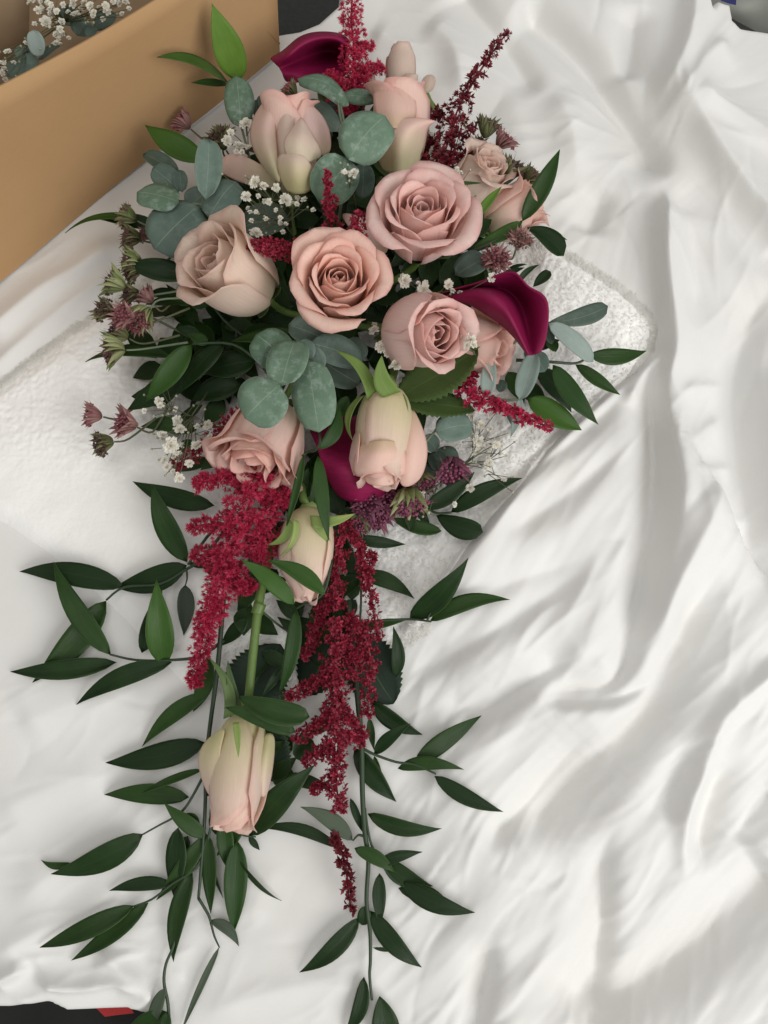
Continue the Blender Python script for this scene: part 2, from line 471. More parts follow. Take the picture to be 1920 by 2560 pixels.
# the raised part of the duvet right of the line where it covers the towel
edge_line = crs([(930, 1650), (1040, 1510), (1200, 1318), (1330, 1148), (1450, 1030), (1556, 940), (1640, 890)])
d, s, t = poly_dist(edge_line)
step = 0.020 * sm(-4, 30, d * s) * (1 - sm(500, 1000, d)) * sm(0, 0.25, t) * (1 - sm(0.80, 1.0, t))
H += step
FOLDS = [
    # the line of a valley: gentle on the left of travel (towards the lit slope), steeper on the right; or a crest where A > 0
    ([(1668, 455), (1612, 330), (1547, 243), (1478, 148), (1400, 70), (1300, -10)], -.024, 62, 26, .15, .1),
    ([(1350, 250), (1287, 130), (1200, 15), (1150, -60)], -.014, 55, 28, .2, .1),
    ([(1440, 470), (1420, 330), (1370, 230)], .010, 50, 50, .3, .3),
    ([(1470, 600), (1490, 530), (1515, 460)], -.012, 50, 34, .3, .3),
    ([(1674, 470), (1655, 530), (1645, 620), (1652, 740), (1666, 880), (1650, 985), (1662, 1160), (1662, 1330), (1650, 1460)], .021, 80, 15, .10, .2),
    ([(1325, 1738), (1430, 1722), (1535, 1700), (1575, 1560), (1605, 1400), (1628, 1240), (1632, 1060), (1625, 900)], -.020, 50, 26, .12, .2),
    ([(1335, 1755), (1440, 1752), (1540, 1745), (1640, 1692)], -.010, 26, 16, .2, .25),
    ([(1205, 2130), (1242, 2095), (1330, 2011), (1415, 1905), (1494, 1815)], -.015, 50, 28, .2, .25),
    ([(1300, 2110), (1360, 2062), (1476, 1915), (1610, 1790), (1675, 1660), (1735, 1520), (1790, 1400)], -.028, 52, 58, .12, .2),
    ([(1593, 1640), (1640, 1520), (1692, 1395), (1745, 1280), (1790, 1170)], .018, 34, 60, .2, .25),
    ([(1652, 2060), (1680, 1950), (1740, 1850)], -.010, 44, 26, .25, .25),
    ([(1712, 2215), (1700, 2050), (1738, 1925), (1775, 1800), (1880, 1700), (1960, 1650)], .012, 22, 30, .2, .1),
    ([(1770, 2200), (1775, 2080), (1800, 1960), (1850, 1870)], -.018, 50, 50, .3, .3),
    ([(1512, 2560), (1514, 2330), (1512, 2140), (1545, 2030)], -.017, 70, 30, .1, .35),
    ([(1450, 2600), (1570, 2508), (1760, 2382), (1880, 2275), (1970, 2190)], -.026, 110, 62, .1, .05),
    ([(1190, 2620), (1208, 2500), (1236, 2335)], -.016, 48, 26, .05, .3),
    ([(985, 1700), (1120, 1640), (1300, 1535), (1490, 1405)], -.011, 60, 34, .25, .25),
    ([(1060, 1560), (1200, 1490), (1330, 1440), (1480, 1395)], -.008, 50, 34, .25, .25),
    ([(1110, 1830), (1230, 1768), (1330, 1703), (1441, 1638)], -.017, 58, 28, .2, .2),
    ([(1180, 1275), (1340, 1175), (1480, 1065), (1575, 960)], -.010, 30, 30, .2, .25),
    ([(1230, 1360), (1400, 1255), (1560, 1120)], -.008, 44, 34, .25, .25),
    ([(1550, 1030), (1600, 945), (1650, 890)], .010, 20, 20, .2, .2),
    ([(1630, 290), (1665, 220), (1705, 130), (1720, 40), (1735, -40)], .017, 26, 46, .2, .1),
    ([(1640, 325), (1700, 250), (1770, 160), (1830, 110)], .010, 24, 50, .2, .2),
    ([(1640, 304), (1700, 296), (1760, 372), (1815, 456), (1880, 540), (1950, 625)], .019, 80, 26, .15, .05),
    ([(1700, 275), (1800, 305), (1940, 380)], .010, 50, 18, .2, .05),
    ([(1560, 210), (1580, 120), (1590, 20)], -.012, 44, 30, .2, .2),
    ([(1660, 480), (1720, 560), (1740, 700), (1730, 850)], -.008, 60, 40, .2, .3),
    ([(1905, 1560), (1890, 1400), (1872, 1260), (1840, 1060), (1850, 900), (1930, 700)], -.014, 64, 46, .2, .1),
    ([(1668, 1008), (1740, 980), (1830, 960)], .005, 18, 30, .3, .4),
    ([(1690, 1140), (1755, 1080), (1820, 1040)], .005, 18, 34, .3, .4),
    ([(1690, 1200), (1780, 1180), (1850, 1170)], .005, 18, 34, .3, .3),
    ([(1960, 1980), (1900, 2010), (1850, 2120)], -.010, 60, 40, .2, .2),
    ([(1960, 1400), (1940, 1150), (1960, 900)], .02, 40, 50, .2, .2),
    # left, gentle
    ([(0, 2290), (150, 2170), (330, 2090), (520, 1990)], .006, 70, 55, .2, .3),
    ([(-60, 2420), (80, 2340), (200, 2290), (330, 2180)], .007, 50, 36, .2, .3),
    ([(20, 1820), (160, 1760), (330, 1720)], .005, 90, 60, .2, .3),
    ([(-40, 2050), (140, 1960), (300, 1930)], .005, 70, 70, .2, .3),
    ([(380, 2530), (330, 2460), (260, 2400), (220, 2380)], .008, 40, 22, .15, .3),
    ([(60, 2465), (180, 2480), (290, 2470), (350, 2500)], .008, 22, 14, .2, .2),
    ([(-30, 2470), (30, 2440), (60, 2420)], .010, 24, 16, .1, .3),
    ([(480, 2560), (640, 2500), (800, 2470), (1000, 2500)], .004, 40, 40, .2, .3),
    ([(620, 2330), (640, 2250), (700, 2160)], .005, 60, 40, .3, .3),
    ([(-50, 830), (90, 720), (200, 660), (330, 560)], .010, 40, 30, .1, .3),
    ([(-50, 930), (100, 800), (250, 690), (330, 640)], .006, 30, 30, .1, .3),
    ([(920, 60), (1010, 110), (1050, 210)], .008, 40, 34, .2, .3),
    ([(1060, 40), (1130, 120), (1160, 260)], .008, 40, 30, .2, .3),
]
for f_ in FOLDS:
    H += fold(*f_)
# many small sharp creases of thin cotton
rc = random.Random(12)
def crease(x, y, ang, L, A, w, bend):
    global H
    dx_, dy_ = math.cos(ang), math.sin(ang)
    p0, p1 = (x - dx_ * L / 2, y - dy_ * L / 2), (x + dx_ * L / 2, y + dy_ * L / 2)
    pm = (x - dy_ * bend * L, y + dx_ * bend * L)
    m_ = w * 6
    lo = (min(p0[0], p1[0], pm[0]) - m_, min(p0[1], p1[1], pm[1]) - m_); hi = (max(p0[0], p1[0], pm[0]) + m_, max(p0[1], p1[1], pm[1]) + m_)
    a0, a1 = P(lo[0], hi[1], .012), P(hi[0], lo[1], .012)
    i0, i1 = int((min(a0.x, P(lo[0], lo[1], .012).x) - SX0) / STEP), int((max(a1.x, P(hi[0], hi[1], .012).x) - SX0) / STEP) + 2
    j0, j1 = int((a0.y - SY0) / STEP), int((a1.y - SY0) / STEP) + 2
    i0, j0 = max(i0, 0), max(j0, 0)
    sl = (slice(j0, max(j1, j0)), slice(i0, max(i1, i0)))
    if PX[sl].size == 0: return
    d, s_, t_ = poly_dist(crs([p0, pm, p1], 3), PX[sl], PY[sl])
    H[sl] += A * (np.sin(np.pi * t_) ** .8) * np.exp(-(d / w) ** 1.15)
for k in range(260):
    x, y = rc.uniform(900, 1950), rc.uniform(-20, 2580)
    if y < 1000:
        ang = math.atan2(330 - y, 1630 - x) + rc.gauss(0, .2)
        if x > 1560 and y > 420: ang = math.pi / 2 + rc.gauss(0, .35)
    else:
        ang = -math.radians(52) + rc.gauss(0, .22)
        if x > 1650 and y < 1700: ang = -math.radians(72) + rc.gauss(0, .5)
    if rc.random() < .07: ang += 1.2
    crease(x, y, ang, rc.uniform(90, 360), rc.choice((1, 1, -1)) * rc.uniform(.0005, .0017), rc.uniform(7, 15), rc.uniform(-.12, .12))
for k in range(90):
    x, y = rc.uniform(-40, 950), rc.uniform(1650, 2560)
    crease(x, y, -math.radians(30) + rc.gauss(0, .35), rc.uniform(60, 260), rc.choice((1, 1, -1)) * rc.uniform(.0003, .0011), rc.uniform(8, 18), rc.uniform(-.1, .1))
for k in range(26):
    crease(rc.uniform(-40, 460), rc.uniform(2380, 2520), rc.gauss(.1, .35), rc.uniform(60, 200), rc.uniform(.0008, .002), rc.uniform(7, 13), rc.uniform(-.1, .1))
for k in range(26):
    crease(rc.uniform(-40, 420), rc.uniform(560, 900), -.75 + rc.gauss(0, .2), rc.uniform(80, 240), rc.uniform(.0004, .0014), rc.uniform(9, 18), rc.uniform(-.1, .1))
H += 0.016 * sm(960, 1250, PX)
# long soft drapes: running SW-NE below, fanning out of the gathered point above
ca, sa = math.cos(math.radians(50)), math.sin(math.radians(50))
AL, AC = PX * ca - PY * sa, PX * sa + PY * ca
warp = 60 * vnoise(PX, PY, 380, 41)
diag = 0.0042 * vnoise(AL / 7, AC + warp, 62, 42) + 0.0022 * vnoise(AL / 6, AC + warp, 31, 43) + 0.0009 * vnoise(AL / 5, AC + warp, 15, 46)
TH0 = np.arctan2(PY - 330, PX - 1625); RR = np.hypot(PY - 330, PX - 1625)
k_ = np.clip(RR / 300, .12, 1.0) * (.22 + .45 * sm(380, 700, PY)) * sm(40, 240, RR)
polar = k_ * (0.0042 * vnoise(np.abs(TH0) * 420 + .3 * warp, RR / 6, 62, 44) + 0.0022 * vnoise(np.abs(TH0) * 420 + .3 * warp, RR / 5, 28, 45) + 0.0008 * vnoise(np.abs(TH0) * 520 + .3 * warp, RR / 5, 15, 47))
wlow = sm(900, 1250, PY - .9 * np.clip(PX - 1560, 0, 500))
right_ = sm(880, 1120, PX)
H += right_ * (diag * wlow + polar * (1 - wlow)) + (1 - right_) * 0.0038 * vnoise(AL / 4 + 300, AC * .8, 90, 48) * sm(1500, 1750, PY)
for sx_k in range(30):
    x, y = rc.uniform(1000, 1950), rc.uniform(900, 2560)
    crease(x, y, -math.radians(50) + rc.gauss(0, .16), rc.uniform(200, 520), rc.choice((1, -1)) * rc.uniform(.0008, .0018), rc.uniform(11, 20), rc.uniform(-.10, .10))
H += 0.006 * vnoise(PX, PY, 420, 1) * right_ + 0.005 * vnoise(PX, PY, 330, 2)
# where the sheet ends it falls over the edge of the bed
SHEET = [(-400, 2540), (0, 2537), (100, 2522), (148, 2546), (235, 2543), (300, 2541), (345, 2556), (380, 2600), (480, 2700), (520, 3300),
         (2600, 3300), (2600, 170), (1925, 84), (1850, 74), (1828, 56), (1822, 18), (1790, 14), (1776, 34), (1757, -10), (1745, -400),
         (885, -400), (852, -24), (795, 26), (745, 46), (690, 54), (640, 92), (-400, 120)]
sd = sdf(SHEET)
H -= 0.13 * sm(2, -60, sd) + 0.004 * sm(12, -4, sd)
flat_under = sdf([(250, 300), (1250, 250), (1350, 700), (1300, 1000), (1000, 1450), (1000, 1900), (900, 2300), (560, 2300), (480, 1700), (330, 1200)])
H = np.where(sd > 0, H * (1 - 0.6 * sm(-40, 60, flat_under) * (1 - sm(0.012, 0.03, step))), H)

def lookup(A, x, y):
    i = (x - SX0) / STEP; j = (y - SY0) / STEP
    i = min(max(i, 0), len(gx) - 1.001); j = min(max(j, 0), len(gy) - 1.001)
    a, b = int(i), int(j); fx, fy = i - a, j - b
    return float((A[b, a] * (1 - fx) + A[b, a + 1] * fx) * (1 - fy) + (A[b + 1, a] * (1 - fx) + A[b + 1, a + 1] * fx) * fy)

ny, nx = PX.shape
V = np.stack([GX.ravel(), GY.ravel(), H.ravel()], 1)
sheet = mesh('bed_sheet', V.tolist(), grid_faces(nx, ny), M['sheet'])
tag(sheet, 'crumpled white cotton bed sheet with deep folds under everything', 'bed sheet')

TOWEL = [(-260, 1080), (-60, 965), (0, 925), (180, 790), (420, 625), (900, 430), (1240, 560), (1400, 618), (1480, 672), (1560, 725), (1632, 788), (1655, 826), (1640, 880), (1560, 1010),
         (1300, 1290), (1080, 1580), (900, 1700), (660, 1740), (450, 1725), (385, 1650), (300, 1560), (140, 1415), (0, 1312), (-260, 1180)]
def bil(A, x, y):
    i = np.clip((x - SX0) / STEP, 0, len(gx) - 1.001); j = np.clip((y - SY0) / STEP, 0, len(gy) - 1.001)
    a, b = i.astype(int), j.astype(int); fx, fy = i - a, j - b
    return (A[b, a] * (1 - fx) + A[b, a + 1] * fx) * (1 - fy) + (A[b + 1, a] * (1 - fx) + A[b + 1, a + 1] * fx) * fy
def towel_height(px, py, h):
    td = sdf(TOWEL, px, py)
    flat = sm(1500, 1150, px) * sm(1000, 1250, py) * sm(560, 420, px)
    qx = px + 9 * vnoise(px, py, 26, 31); qy = py + 9 * vnoise(px, py, 26, 32)
    tuft = 0.0017 * np.abs(vnoise(qx, qy, 24, 13)) + 0.0012 * np.abs(vnoise(qx + .4 * qy, qy, 12, 14)) + 0.0010 * vnoise(px, py, 7, 15)
    tb = 0.0105 + 0.005 * vnoise(px, py, 170, 11) + 0.0028 * vnoise(px, py, 70, 12)
    th = np.minimum(h, 0.016) + (tb - tuft * (1.0 - .8 * flat)) * np.sqrt(np.clip(sm(-6, 64, td), 0, 1)) - 0.004
    return th, td, flat
THC, tdc, _ = towel_height(PX, PY, H)
GROUND = np.where(tdc > -6, np.maximum(H, THC), H)
S2 = 0.0011
tx = np.arange(-0.335, 0.265, S2); ty = np.arange(-0.175, 0.25, S2)
TX, TY = np.meshgrid(tx, ty)
TPX, TPY = project(TX, TY, 0.012)
TBH = bil(H, TX, TY)
TH, td, flat = towel_height(TPX, TPY, TBH)
keep = (td > -6) & (TH > TBH - 0.012)
idx = -np.ones(TX.shape, int); idx[keep] = np.arange(keep.sum())
q = keep[:-1, :-1] & keep[1:, :-1] & keep[:-1, 1:] & keep[1:, 1:]
jj, ii = np.nonzero(q)
Fc = np.stack([idx[jj, ii], idx[jj, ii + 1], idx[jj + 1, ii + 1], idx[jj + 1, ii]], 1)
V = np.stack([TX[keep], TY[keep], TH[keep]], 1)
towel = mesh('towel', V.tolist(), Fc.tolist(), M['towel'])
tag(towel, 'fluffy white towel spread under the bouquet and tucked below the sheet', 'towel')
# the pile that stands out along the edge and in tufts
gyd, gxd = np.gradient(td, S2)
vis = keep & (TH > TBH - 0.001)
near = vis & (td < 34) & (flat < .4)
def sample(mask, n):
    cy, cx = np.nonzero(mask)
    k = rng.integers(0, len(cy), n)
    return cy[k], cx[k]
ay, ax_ = sample(near, 9000); by_, bx_ = sample(vis & (flat < .3) & (TPX > 560), 24000)
cyk = np.concatenate([ay, by_]); cxk = np.concatenate([ax_, bx_]); NP_ = len(cyk)
bx = TX[cyk, cxk] + (rng.random(NP_) - .5) * S2; by = TY[cyk, cxk] + (rng.random(NP_) - .5) * S2; bz = TH[cyk, cxk] - 0.0004
ppx, ppy = TPX[cyk, cxk], TPY[cyk, cxk]
out = np.arctan2(-gyd[cyk, cxk], -gxd[cyk, cxk])
clump = vnoise(ppx, ppy, 30, 21) * 9 + vnoise(ppx, ppy, 12, 22) * 4
isn = np.arange(NP_) < len(ay)
an = np.where(isn, out + rng.normal(0, .45, NP_) + .5 * np.sin(clump), clump + rng.normal(0, .4, NP_))
ln = np.where(isn, .003 + .0028 * rng.random(NP_), .0022 + .0018 * rng.random(NP_))
dx, dy = np.cos(an), np.sin(an)
wd = 0.00022 + 0.00018 * rng.random(NP_)
sx_, sy_ = -np.sin(an), np.cos(an)
base_l = np.stack([bx - sx_ * wd, by - sy_ * wd, bz], 1); base_r = np.stack([bx + sx_ * wd, by + sy_ * wd, bz], 1)
m1x, m1y, m1z = bx + dx * ln * .5, by + dy * ln * .5, bz + ln * .26
mid_l = np.stack([m1x - sx_ * wd, m1y - sy_ * wd, m1z], 1); mid_r = np.stack([m1x + sx_ * wd, m1y + sy_ * wd, m1z], 1)
tipv = np.stack([bx + dx * ln, by + dy * ln, bz + ln * .22], 1)
PV = np.stack([base_l, base_r, mid_r, mid_l, tipv], 1).reshape(-1, 3)
o5 = np.arange(NP_) * 5
faces = np.stack([o5, o5 + 1, o5 + 2, o5 + 3], 1).tolist() + np.stack([o5 + 3, o5 + 2, o5 + 4], 1).tolist()
pile = mesh('pile', PV.tolist(), faces, M['pile'], towel)
pile['kind'] = 'stuff'

def G(px, py, off=0.0):
    """point of the photograph that lies OFF above the bedding"""
    z = 0.01
    for _ in range(3):
        p = P(px, py, z + off)
        z = max(lookup(GROUND, p.x, p.y), -0.01)
    return P(px, py, z + off)

# ------------------------------------------------------------------ surroundings
fl = mesh('carpet', [(-3, -3, -0.115), (3, -3, -0.115), (3, 3, -0.115), (-3, 3, -0.115)], [(0, 1, 2, 3)], M['floor'])
fl['kind'] = 'structure'

def slab(pts, t, m, name, parent=None):
    """a panel from 4 corners, thickness t"""
    p = [Vector(q) for q in pts]
    n = (p[1] - p[0]).cross(p[3] - p[0]).normalized() * t
    Vv = p + [q + n for q in p]
    return mesh(name, Vv, [(3, 2, 1, 0), (4, 5, 6, 7), (0, 1, 5, 4), (1, 2, 6, 5), (2, 3, 7, 6), (3, 0, 4, 7)], m, parent, smooth=False)

rug = thing('patterned_blanket', 'black blanket with a red patch showing below the sheet edge', 'blanket')
bl = [(-200, 2420), (440, 2420), (520, 2760), (-200, 2760)]
Vv, Fv = [], []
nn = 14
for j in range(nn):
    for i in range(nn):
        u, v = i / (nn - 1), j / (nn - 1)
        px = bl[0][0] + (bl[1][0] - bl[0][0]) * u; py = bl[0][1] + (bl[3][1] - bl[0][1]) * v
        Vv.append(P(px, py, -0.085 + 0.004 * math.sin(i * 1.3) * math.cos(j * 0.9)))
mesh('black_cloth', Vv, grid_faces(nn, nn), M['black'], rug)
rp = [(236, 2516), (262, 2542), (290, 2538), (335, 2533), (318, 2505), (280, 2490), (250, 2490)]
mesh('red_patch', [P(a, b, -0.078) for a, b in rp] + [P(a, b, -0.081) for a, b in rp],
     [tuple(range(7))] + [(k, (k + 1) % 7, 7 + (k + 1) % 7, 7 + k) for k in range(7)], M['red'], rug, smooth=False)

# grey bag in the far corner
bag = thing('plastic_bag', 'grey white plastic bag with a blue print beyond the sheet', 'bag')
Vv = []
nb = 18
for j in range(nb):
    for i in range(nb):
        u, v = i / (nb - 1), j / (nb - 1)
        px = 1832 + 260 * u - 60 * (1 - v); py = 95 + 60 * u - 230 * v - 80 * (1 - u) * (1 - v)
        e = math.sin(math.pi * min(1, u + .0)) * 0.3 + 0.7
        z = -0.08 + 0.055 * (1 - (1 - u) ** 3 * 0.8) * (1 - (1 - v) ** 4 * 0.7) + 0.004 * math.sin(7 * u + 5 * v) + 0.003 * math.sin(13 * u - 9 * v)
        Vv.append(P(px, py, z))
mesh('bag_body', Vv, grid_faces(nb, nb), M['bag'], bag)
bp = [(1798, -22), (1802, 2), (1822, 9), (1840, 13), (1842, -22)]
mesh('blue_print', [P(a, b, -0.020) for a, b in bp] + [P(a, b, -0.022) for a, b in bp],
     [tuple(range(5))] + [(k, (k + 1) % 5, 5 + (k + 1) % 5, 5 + k) for k in range(5)], M['blue'], bag, smooth=False)

# cardboard box
box = thing('cardboard_box', 'brown cardboard box holding more flowers beside the bouquet', 'box')
f0, f1 = P(-170, 842, 0.002), P(699, 132, 0.004)
t0, t1 = P(-330, 395, 0.165), P(690, -186, 0.118)
back = Vector((-0.15, 0.19, 0))
b0, b1, tb0, tb1 = f0 + back, f1 + back, t0 + back, t1 + back
TH_ = 0.0026
# front panel, gently bowed
Vv, uvs = [], []
nu, nv = 26, 10
nrm = (f1 - f0).cross(t0 - f0).normalized()
if nrm.y > 0: nrm = -nrm
for layer in (0, 1):
    for j in range(nv):
        for i in range(nu):
            u, v = i / (nu - 1), j / (nv - 1)
            p = (f0 * (1 - u) + f1 * u) * (1 - v) + (t0 * (1 - u) + t1 * u) * v
            p = p + nrm * (0.006 * math.sin(math.pi * u) * v - TH_ * layer + 0.001 * math.sin(9 * u + 3 * v))
            Vv.append(p)
fa = grid_faces(nu, nv); N1 = nu * nv
fb = [tuple(i + N1 for i in q[::-1]) for q in fa]
rim = [((nv - 1) * nu + i, (nv - 1) * nu + i + 1, N1 + (nv - 1) * nu + i + 1, N1 + (nv - 1) * nu + i) for i in range(nu - 1)]
sd1 = [(j * nu + nu - 1, (j + 1) * nu + nu - 1, N1 + (j + 1) * nu + nu - 1, N1 + j * nu + nu - 1) for j in range(nv - 1)]
mesh('front_panel', Vv, fa + fb + rim + sd1, M['card'], box)
slab([f1 + nrm * -.006, b1, tb1, t1 + nrm * -.006], TH_, M['card'], 'end_panel', box)
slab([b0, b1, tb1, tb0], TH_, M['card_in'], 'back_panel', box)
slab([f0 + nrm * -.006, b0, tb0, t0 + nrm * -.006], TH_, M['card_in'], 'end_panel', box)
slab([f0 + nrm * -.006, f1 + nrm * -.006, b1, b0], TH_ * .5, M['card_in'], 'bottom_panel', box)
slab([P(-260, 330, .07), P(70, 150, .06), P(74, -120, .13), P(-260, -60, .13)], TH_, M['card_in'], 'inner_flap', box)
# scored crease near the corner
cl = [P(575, -8, 0) for _ in range(1)]
def on_front(px, py):
    d = ray(px, py)
    k = (f0 - CAM).dot(nrm) / d.dot(nrm)
    return CAM + d * k
tube('score_line', [on_front(572, -10) + nrm * .0008, on_front(640, 52) + nrm * .0008, on_front(698, 108) + nrm * .0006], 0.0007, M['crease'], box, 4)

# ------------------------------------------------------------------ leaves
def _ow(kind, v):
    if kind == 'lance':
        return (v ** .72) * ((1 - v) ** 1.12)
    if kind == 'needle':
        return (v ** .6) * ((1 - v) ** .9)
    if kind == 'oval':
        return math.sqrt(max(0, 1 - (2 * v - 1) ** 2))
    if kind == 'round':
        return max(0, 1 - abs(2 * v - 1) ** 2.4) ** .5
    if kind == 'spoon':
        return (v ** .85) * ((1 - v) ** .5)
    if kind == 'sepal':
        return ((1 - v) ** .85) * (v + .18) ** .35
    return (v ** .6) * ((1 - v) ** .72)
_norm = {}
def outline_w(kind, v):
    if kind not in _norm:
        _norm[kind] = max(_ow(kind, q / 50) for q in range(51))
    return _ow(kind, v) / _norm[kind]
def leaf(parent, base, tip, w, m='ruscus', kind='lance', bend=0.0, arch=0.06, cup=0.12, roll=0.0, twist=0.0, name='leaf', nv=13, nu=7, seed=0, serr=0, curl=0.0, wave=0.0):
    """base / tip: world points; w: width in metres"""
    r = random.Random(seed)
    B, T = Vector(base), Vector(tip)
    d = T - B; L = d.length; d.normalize()
    n = Vector((0, 0, 1)); n = (n - d * n.dot(d)).normalized()
    side = d.cross(n)
    R = Matrix.Rotation(roll, 3, d); n = R @ n; side = R @ side
    Vv, uv = [], []
    ph = r.random() * 6
    for j in range(nv):
        v = j / (nv - 1)
        c = B + d * (L * v) + side * (bend * L * 4 * v * (1 - v)) + n * (arch * L * 4 * v * (1 - v)) - n * (curl * L * max(0, v - .55) ** 2)
        rt = Matrix.Rotation(twist * (v - .2), 3, d)
        s2, n2 = rt @ side, rt @ n
        ww = max(outline_w(kind, v), 0.004) * w * .5
        if serr and 0.05 < v < .95: ww *= 1 + (0.10 if j % 2 else -0.04)
        for i in range(nu):
            u = -1 + 2 * i / (nu - 1)
            lift = cup * w * .5 * (abs(u) ** 1.6) * min(1, ww / (w * .5) + .2) + wave * w * math.sin(8 * v + 2.2 * u + ph) * abs(u)
            Vv.append(c + s2 * (u * ww) + n2 * lift)
            uv.append((u * .5 + .5, v))
    mm = M[m] if isinstance(m, str) else m
    return mesh(name, Vv, grid_faces(nu, nv), mm, parent, uv, thick=0.00035)

_ls = [0]
def lf(parent, bpx, tpx, wpx, zb, zt, m='ruscus', kind='lance', **kw):
    """leaf from photograph points; zb, zt = height above the bedding"""
    _ls[0] += 1
    r = random.Random(_ls[0])
    if zb < .025: zb *= .7
    if zt < .02: zt *= .55
    B, T = G(*bpx, zb), G(*tpx, zt)
    lift = 0.0
    for q in (.2, .4, .6, .8, .95):
        p = B.lerp(T, q)
        lift = max(lift, max(lookup(GROUND, p.x + e, p.y + f) for e in (-.004, .004) for f in (-.004, .004)) + .0015 - p.z)
    if lift > 0:
        B, T = G(*bpx, zb + lift), G(*tpx, zt + lift)
    w = wpx * mpp((B.z + T.z) / 2) * (.82 if kind == 'lance' else 1.0)
    kw.setdefault('bend', r.uniform(-.03, .03)); kw.setdefault('arch', r.uniform(.02, .09))
    kw.setdefault('curl', r.uniform(-.05, .25)); kw.setdefault('cup', r.uniform(.06, .3)); kw.setdefault('roll', r.uniform(-.25, .25))
    kw.setdefault('twist', r.uniform(-.3, .3)); kw.setdefault('wave', r.uniform(0, .035))
    w *= 1 + .12 * abs(math.sin(kw['roll']))
    return leaf(parent, B, T, w, m, kind, seed=_ls[0], **kw)
def spray(name, label, cat, group, stem_pts, stem_r, leaves, zs=.02, m='ruscus', stem='stem_dark', kind='lance', branches=()):
    t = thing(name, label, cat, group=group)
    if stem_pts:
        tube('stem', [G(a, b, c) for a, b, c in stem_pts], stem_r, M[stem], t)
    for br in branches:
        tube('twig', [G(a, b, c) for a, b, c in br], (stem_r[1] * 1.1, stem_r[1] * .6), M[stem], t, 5)
    for L in leaves:
        (bx_, by_), (tx_, ty_), w = L[0], L[1], L[2]
        kw = dict(L[4]) if len(L) > 4 else {}
        zb, zt = L[3] if len(L) > 3 and L[3] else (zs, zs * .55)
        mm = kw.pop('m', m); kk = kw.pop('kind', kind)
        lf(t, (bx_, by_), (tx_, ty_), w, zb, zt, mm, kk, **kw)
    return t

def clear(px, py, d=.010):
    return on_front(px, py).z + d + .01
GR = 'ruscus sprigs spreading from the bouquet'
spray('ruscus_sprig', 'bright green ruscus sprig pointing up in front of the cardboard box', 'leaf sprig', GR,
      [(640, 330, .05), (610, 240, .05), (600, 196, .05)], (.0012, .0009),
      [((602, 200), (529, 8), 106, (.06, clear(529, 8)), {'m': 'ruscus_bright', 'arch': .05, 'bend': -.02, 'curl': 0, 'roll': -.1, 'twist': .1}), ((568, 206), (392, 143), 62, (.06, clear(392, 143)), {'m': 'ruscus_mid', 'bend': .05, 'curl': 0, 'roll': 0, 'twist': .1}),
       ((570, 212), (478, 207), 30, (.055, clear(478, 207)), {'m': 'ruscus_mid', 'roll': 0, 'curl': 0})], m='ruscus_bright')
spray('ruscus_sprig', 'bright green ruscus leaf beside the small pink astrantia above the eucalyptus', 'leaf sprig', GR,
      [(620, 470, .04), (560, 430, .05), (505, 395, .045)], (.0012, .0009),
      [((512, 402), (362, 312), 88, (.05, clear(362, 312)), {'m': 'ruscus_bright', 'bend': -.05, 'roll': 0, 'curl': 0})])
spray('ruscus_sprig', 'thin green ruscus sprig touching the lower edge of the cardboard box', 'leaf sprig', GR,
      [(520, 590, .03), (440, 575, .035), (372, 560, .03)], (.0012, .0009),
      [((345, 548), (160, 577), 36, (.035, .03), {'m': 'ruscus_mid', 'roll': .4, 'bend': .05}), ((400, 566), (250, 548), 46, (.03, .03)), ((470, 620), (370, 560), 55, (.03, .035))])
spray('ruscus_sprig', 'dark ruscus sprig with broad leaves left of the beige rose', 'leaf sprig', GR,
      [(640, 860, .03), (560, 800, .04), (490, 700, .04)], (.0012, .0009),
      [((482, 690), (309, 660), 72, (.045, .05), {'bend': -.02}), ((500, 835), (440, 822), 36, (.04, .04)), ((430, 893), (211, 902), 46, (.03, .025), {'bend': .08}),
       ((440, 740), (372, 730), 40, (.03, .03)), ((480, 760), (420, 735), 38, (.035, .03)), ((560, 600), (455, 640), 60, (.04, .04))])
spray('ruscus_sprig', 'glossy green ruscus sprig below the beige rose beside the round eucalyptus', 'leaf sprig', GR,
      [(640, 900, .04), (580, 860, .05), (480, 860, .05)], (.0013, .001),
      [((478, 862), (362, 1003), 74, (.055, .045), {'m': 'ruscus_mid', 'bend': -.05}), ((560, 855), (440, 985), 78, (.05, .04), {'m': 'ruscus'}),
       ((480, 930), (315, 1027), 84, (.03, .02), {'bend': -.03}), ((730, 828), (575, 850), 48, (.06, .05), {'m': 'ruscus', 'bend': -.06}), ((640, 900), (500, 930), 90, (.03, .025)), ((520, 860), (470, 835), 40, (.05, .05), {'m': 'ruscus_mid'}),
       ((600, 960), (480, 1000), 80, (.025, .02)), ((560, 1000), (510, 1060), 60, (.02, .015))])
spray('ruscus_sprig', 'dark ruscus leaves under the baby breath above the left crimson plume', 'leaf sprig', GR,
      [(640, 1100, .02), (560, 1070, .025), (470, 1065, .025)], (.0012, .0009),
      [((492, 1075), (352, 1067), 56, (.022, .02), {'m': 'ruscus_mid', 'bend': .07}), ((575, 1135), (500, 1175), 46, (.025, .02)), ((530, 1150), (420, 1180), 40, (.014, .012)), ((480, 1100), (440, 1140), 36, (.018, .014), {'m': 'ruscus_mid'})])
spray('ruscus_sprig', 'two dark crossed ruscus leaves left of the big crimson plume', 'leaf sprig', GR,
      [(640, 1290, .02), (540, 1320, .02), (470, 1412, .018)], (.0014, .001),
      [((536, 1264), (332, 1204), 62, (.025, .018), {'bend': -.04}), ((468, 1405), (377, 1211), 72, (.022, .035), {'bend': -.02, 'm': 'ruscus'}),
       ((467, 1413), (282, 1468), 76, (.018, .012), {'bend': -.06})])
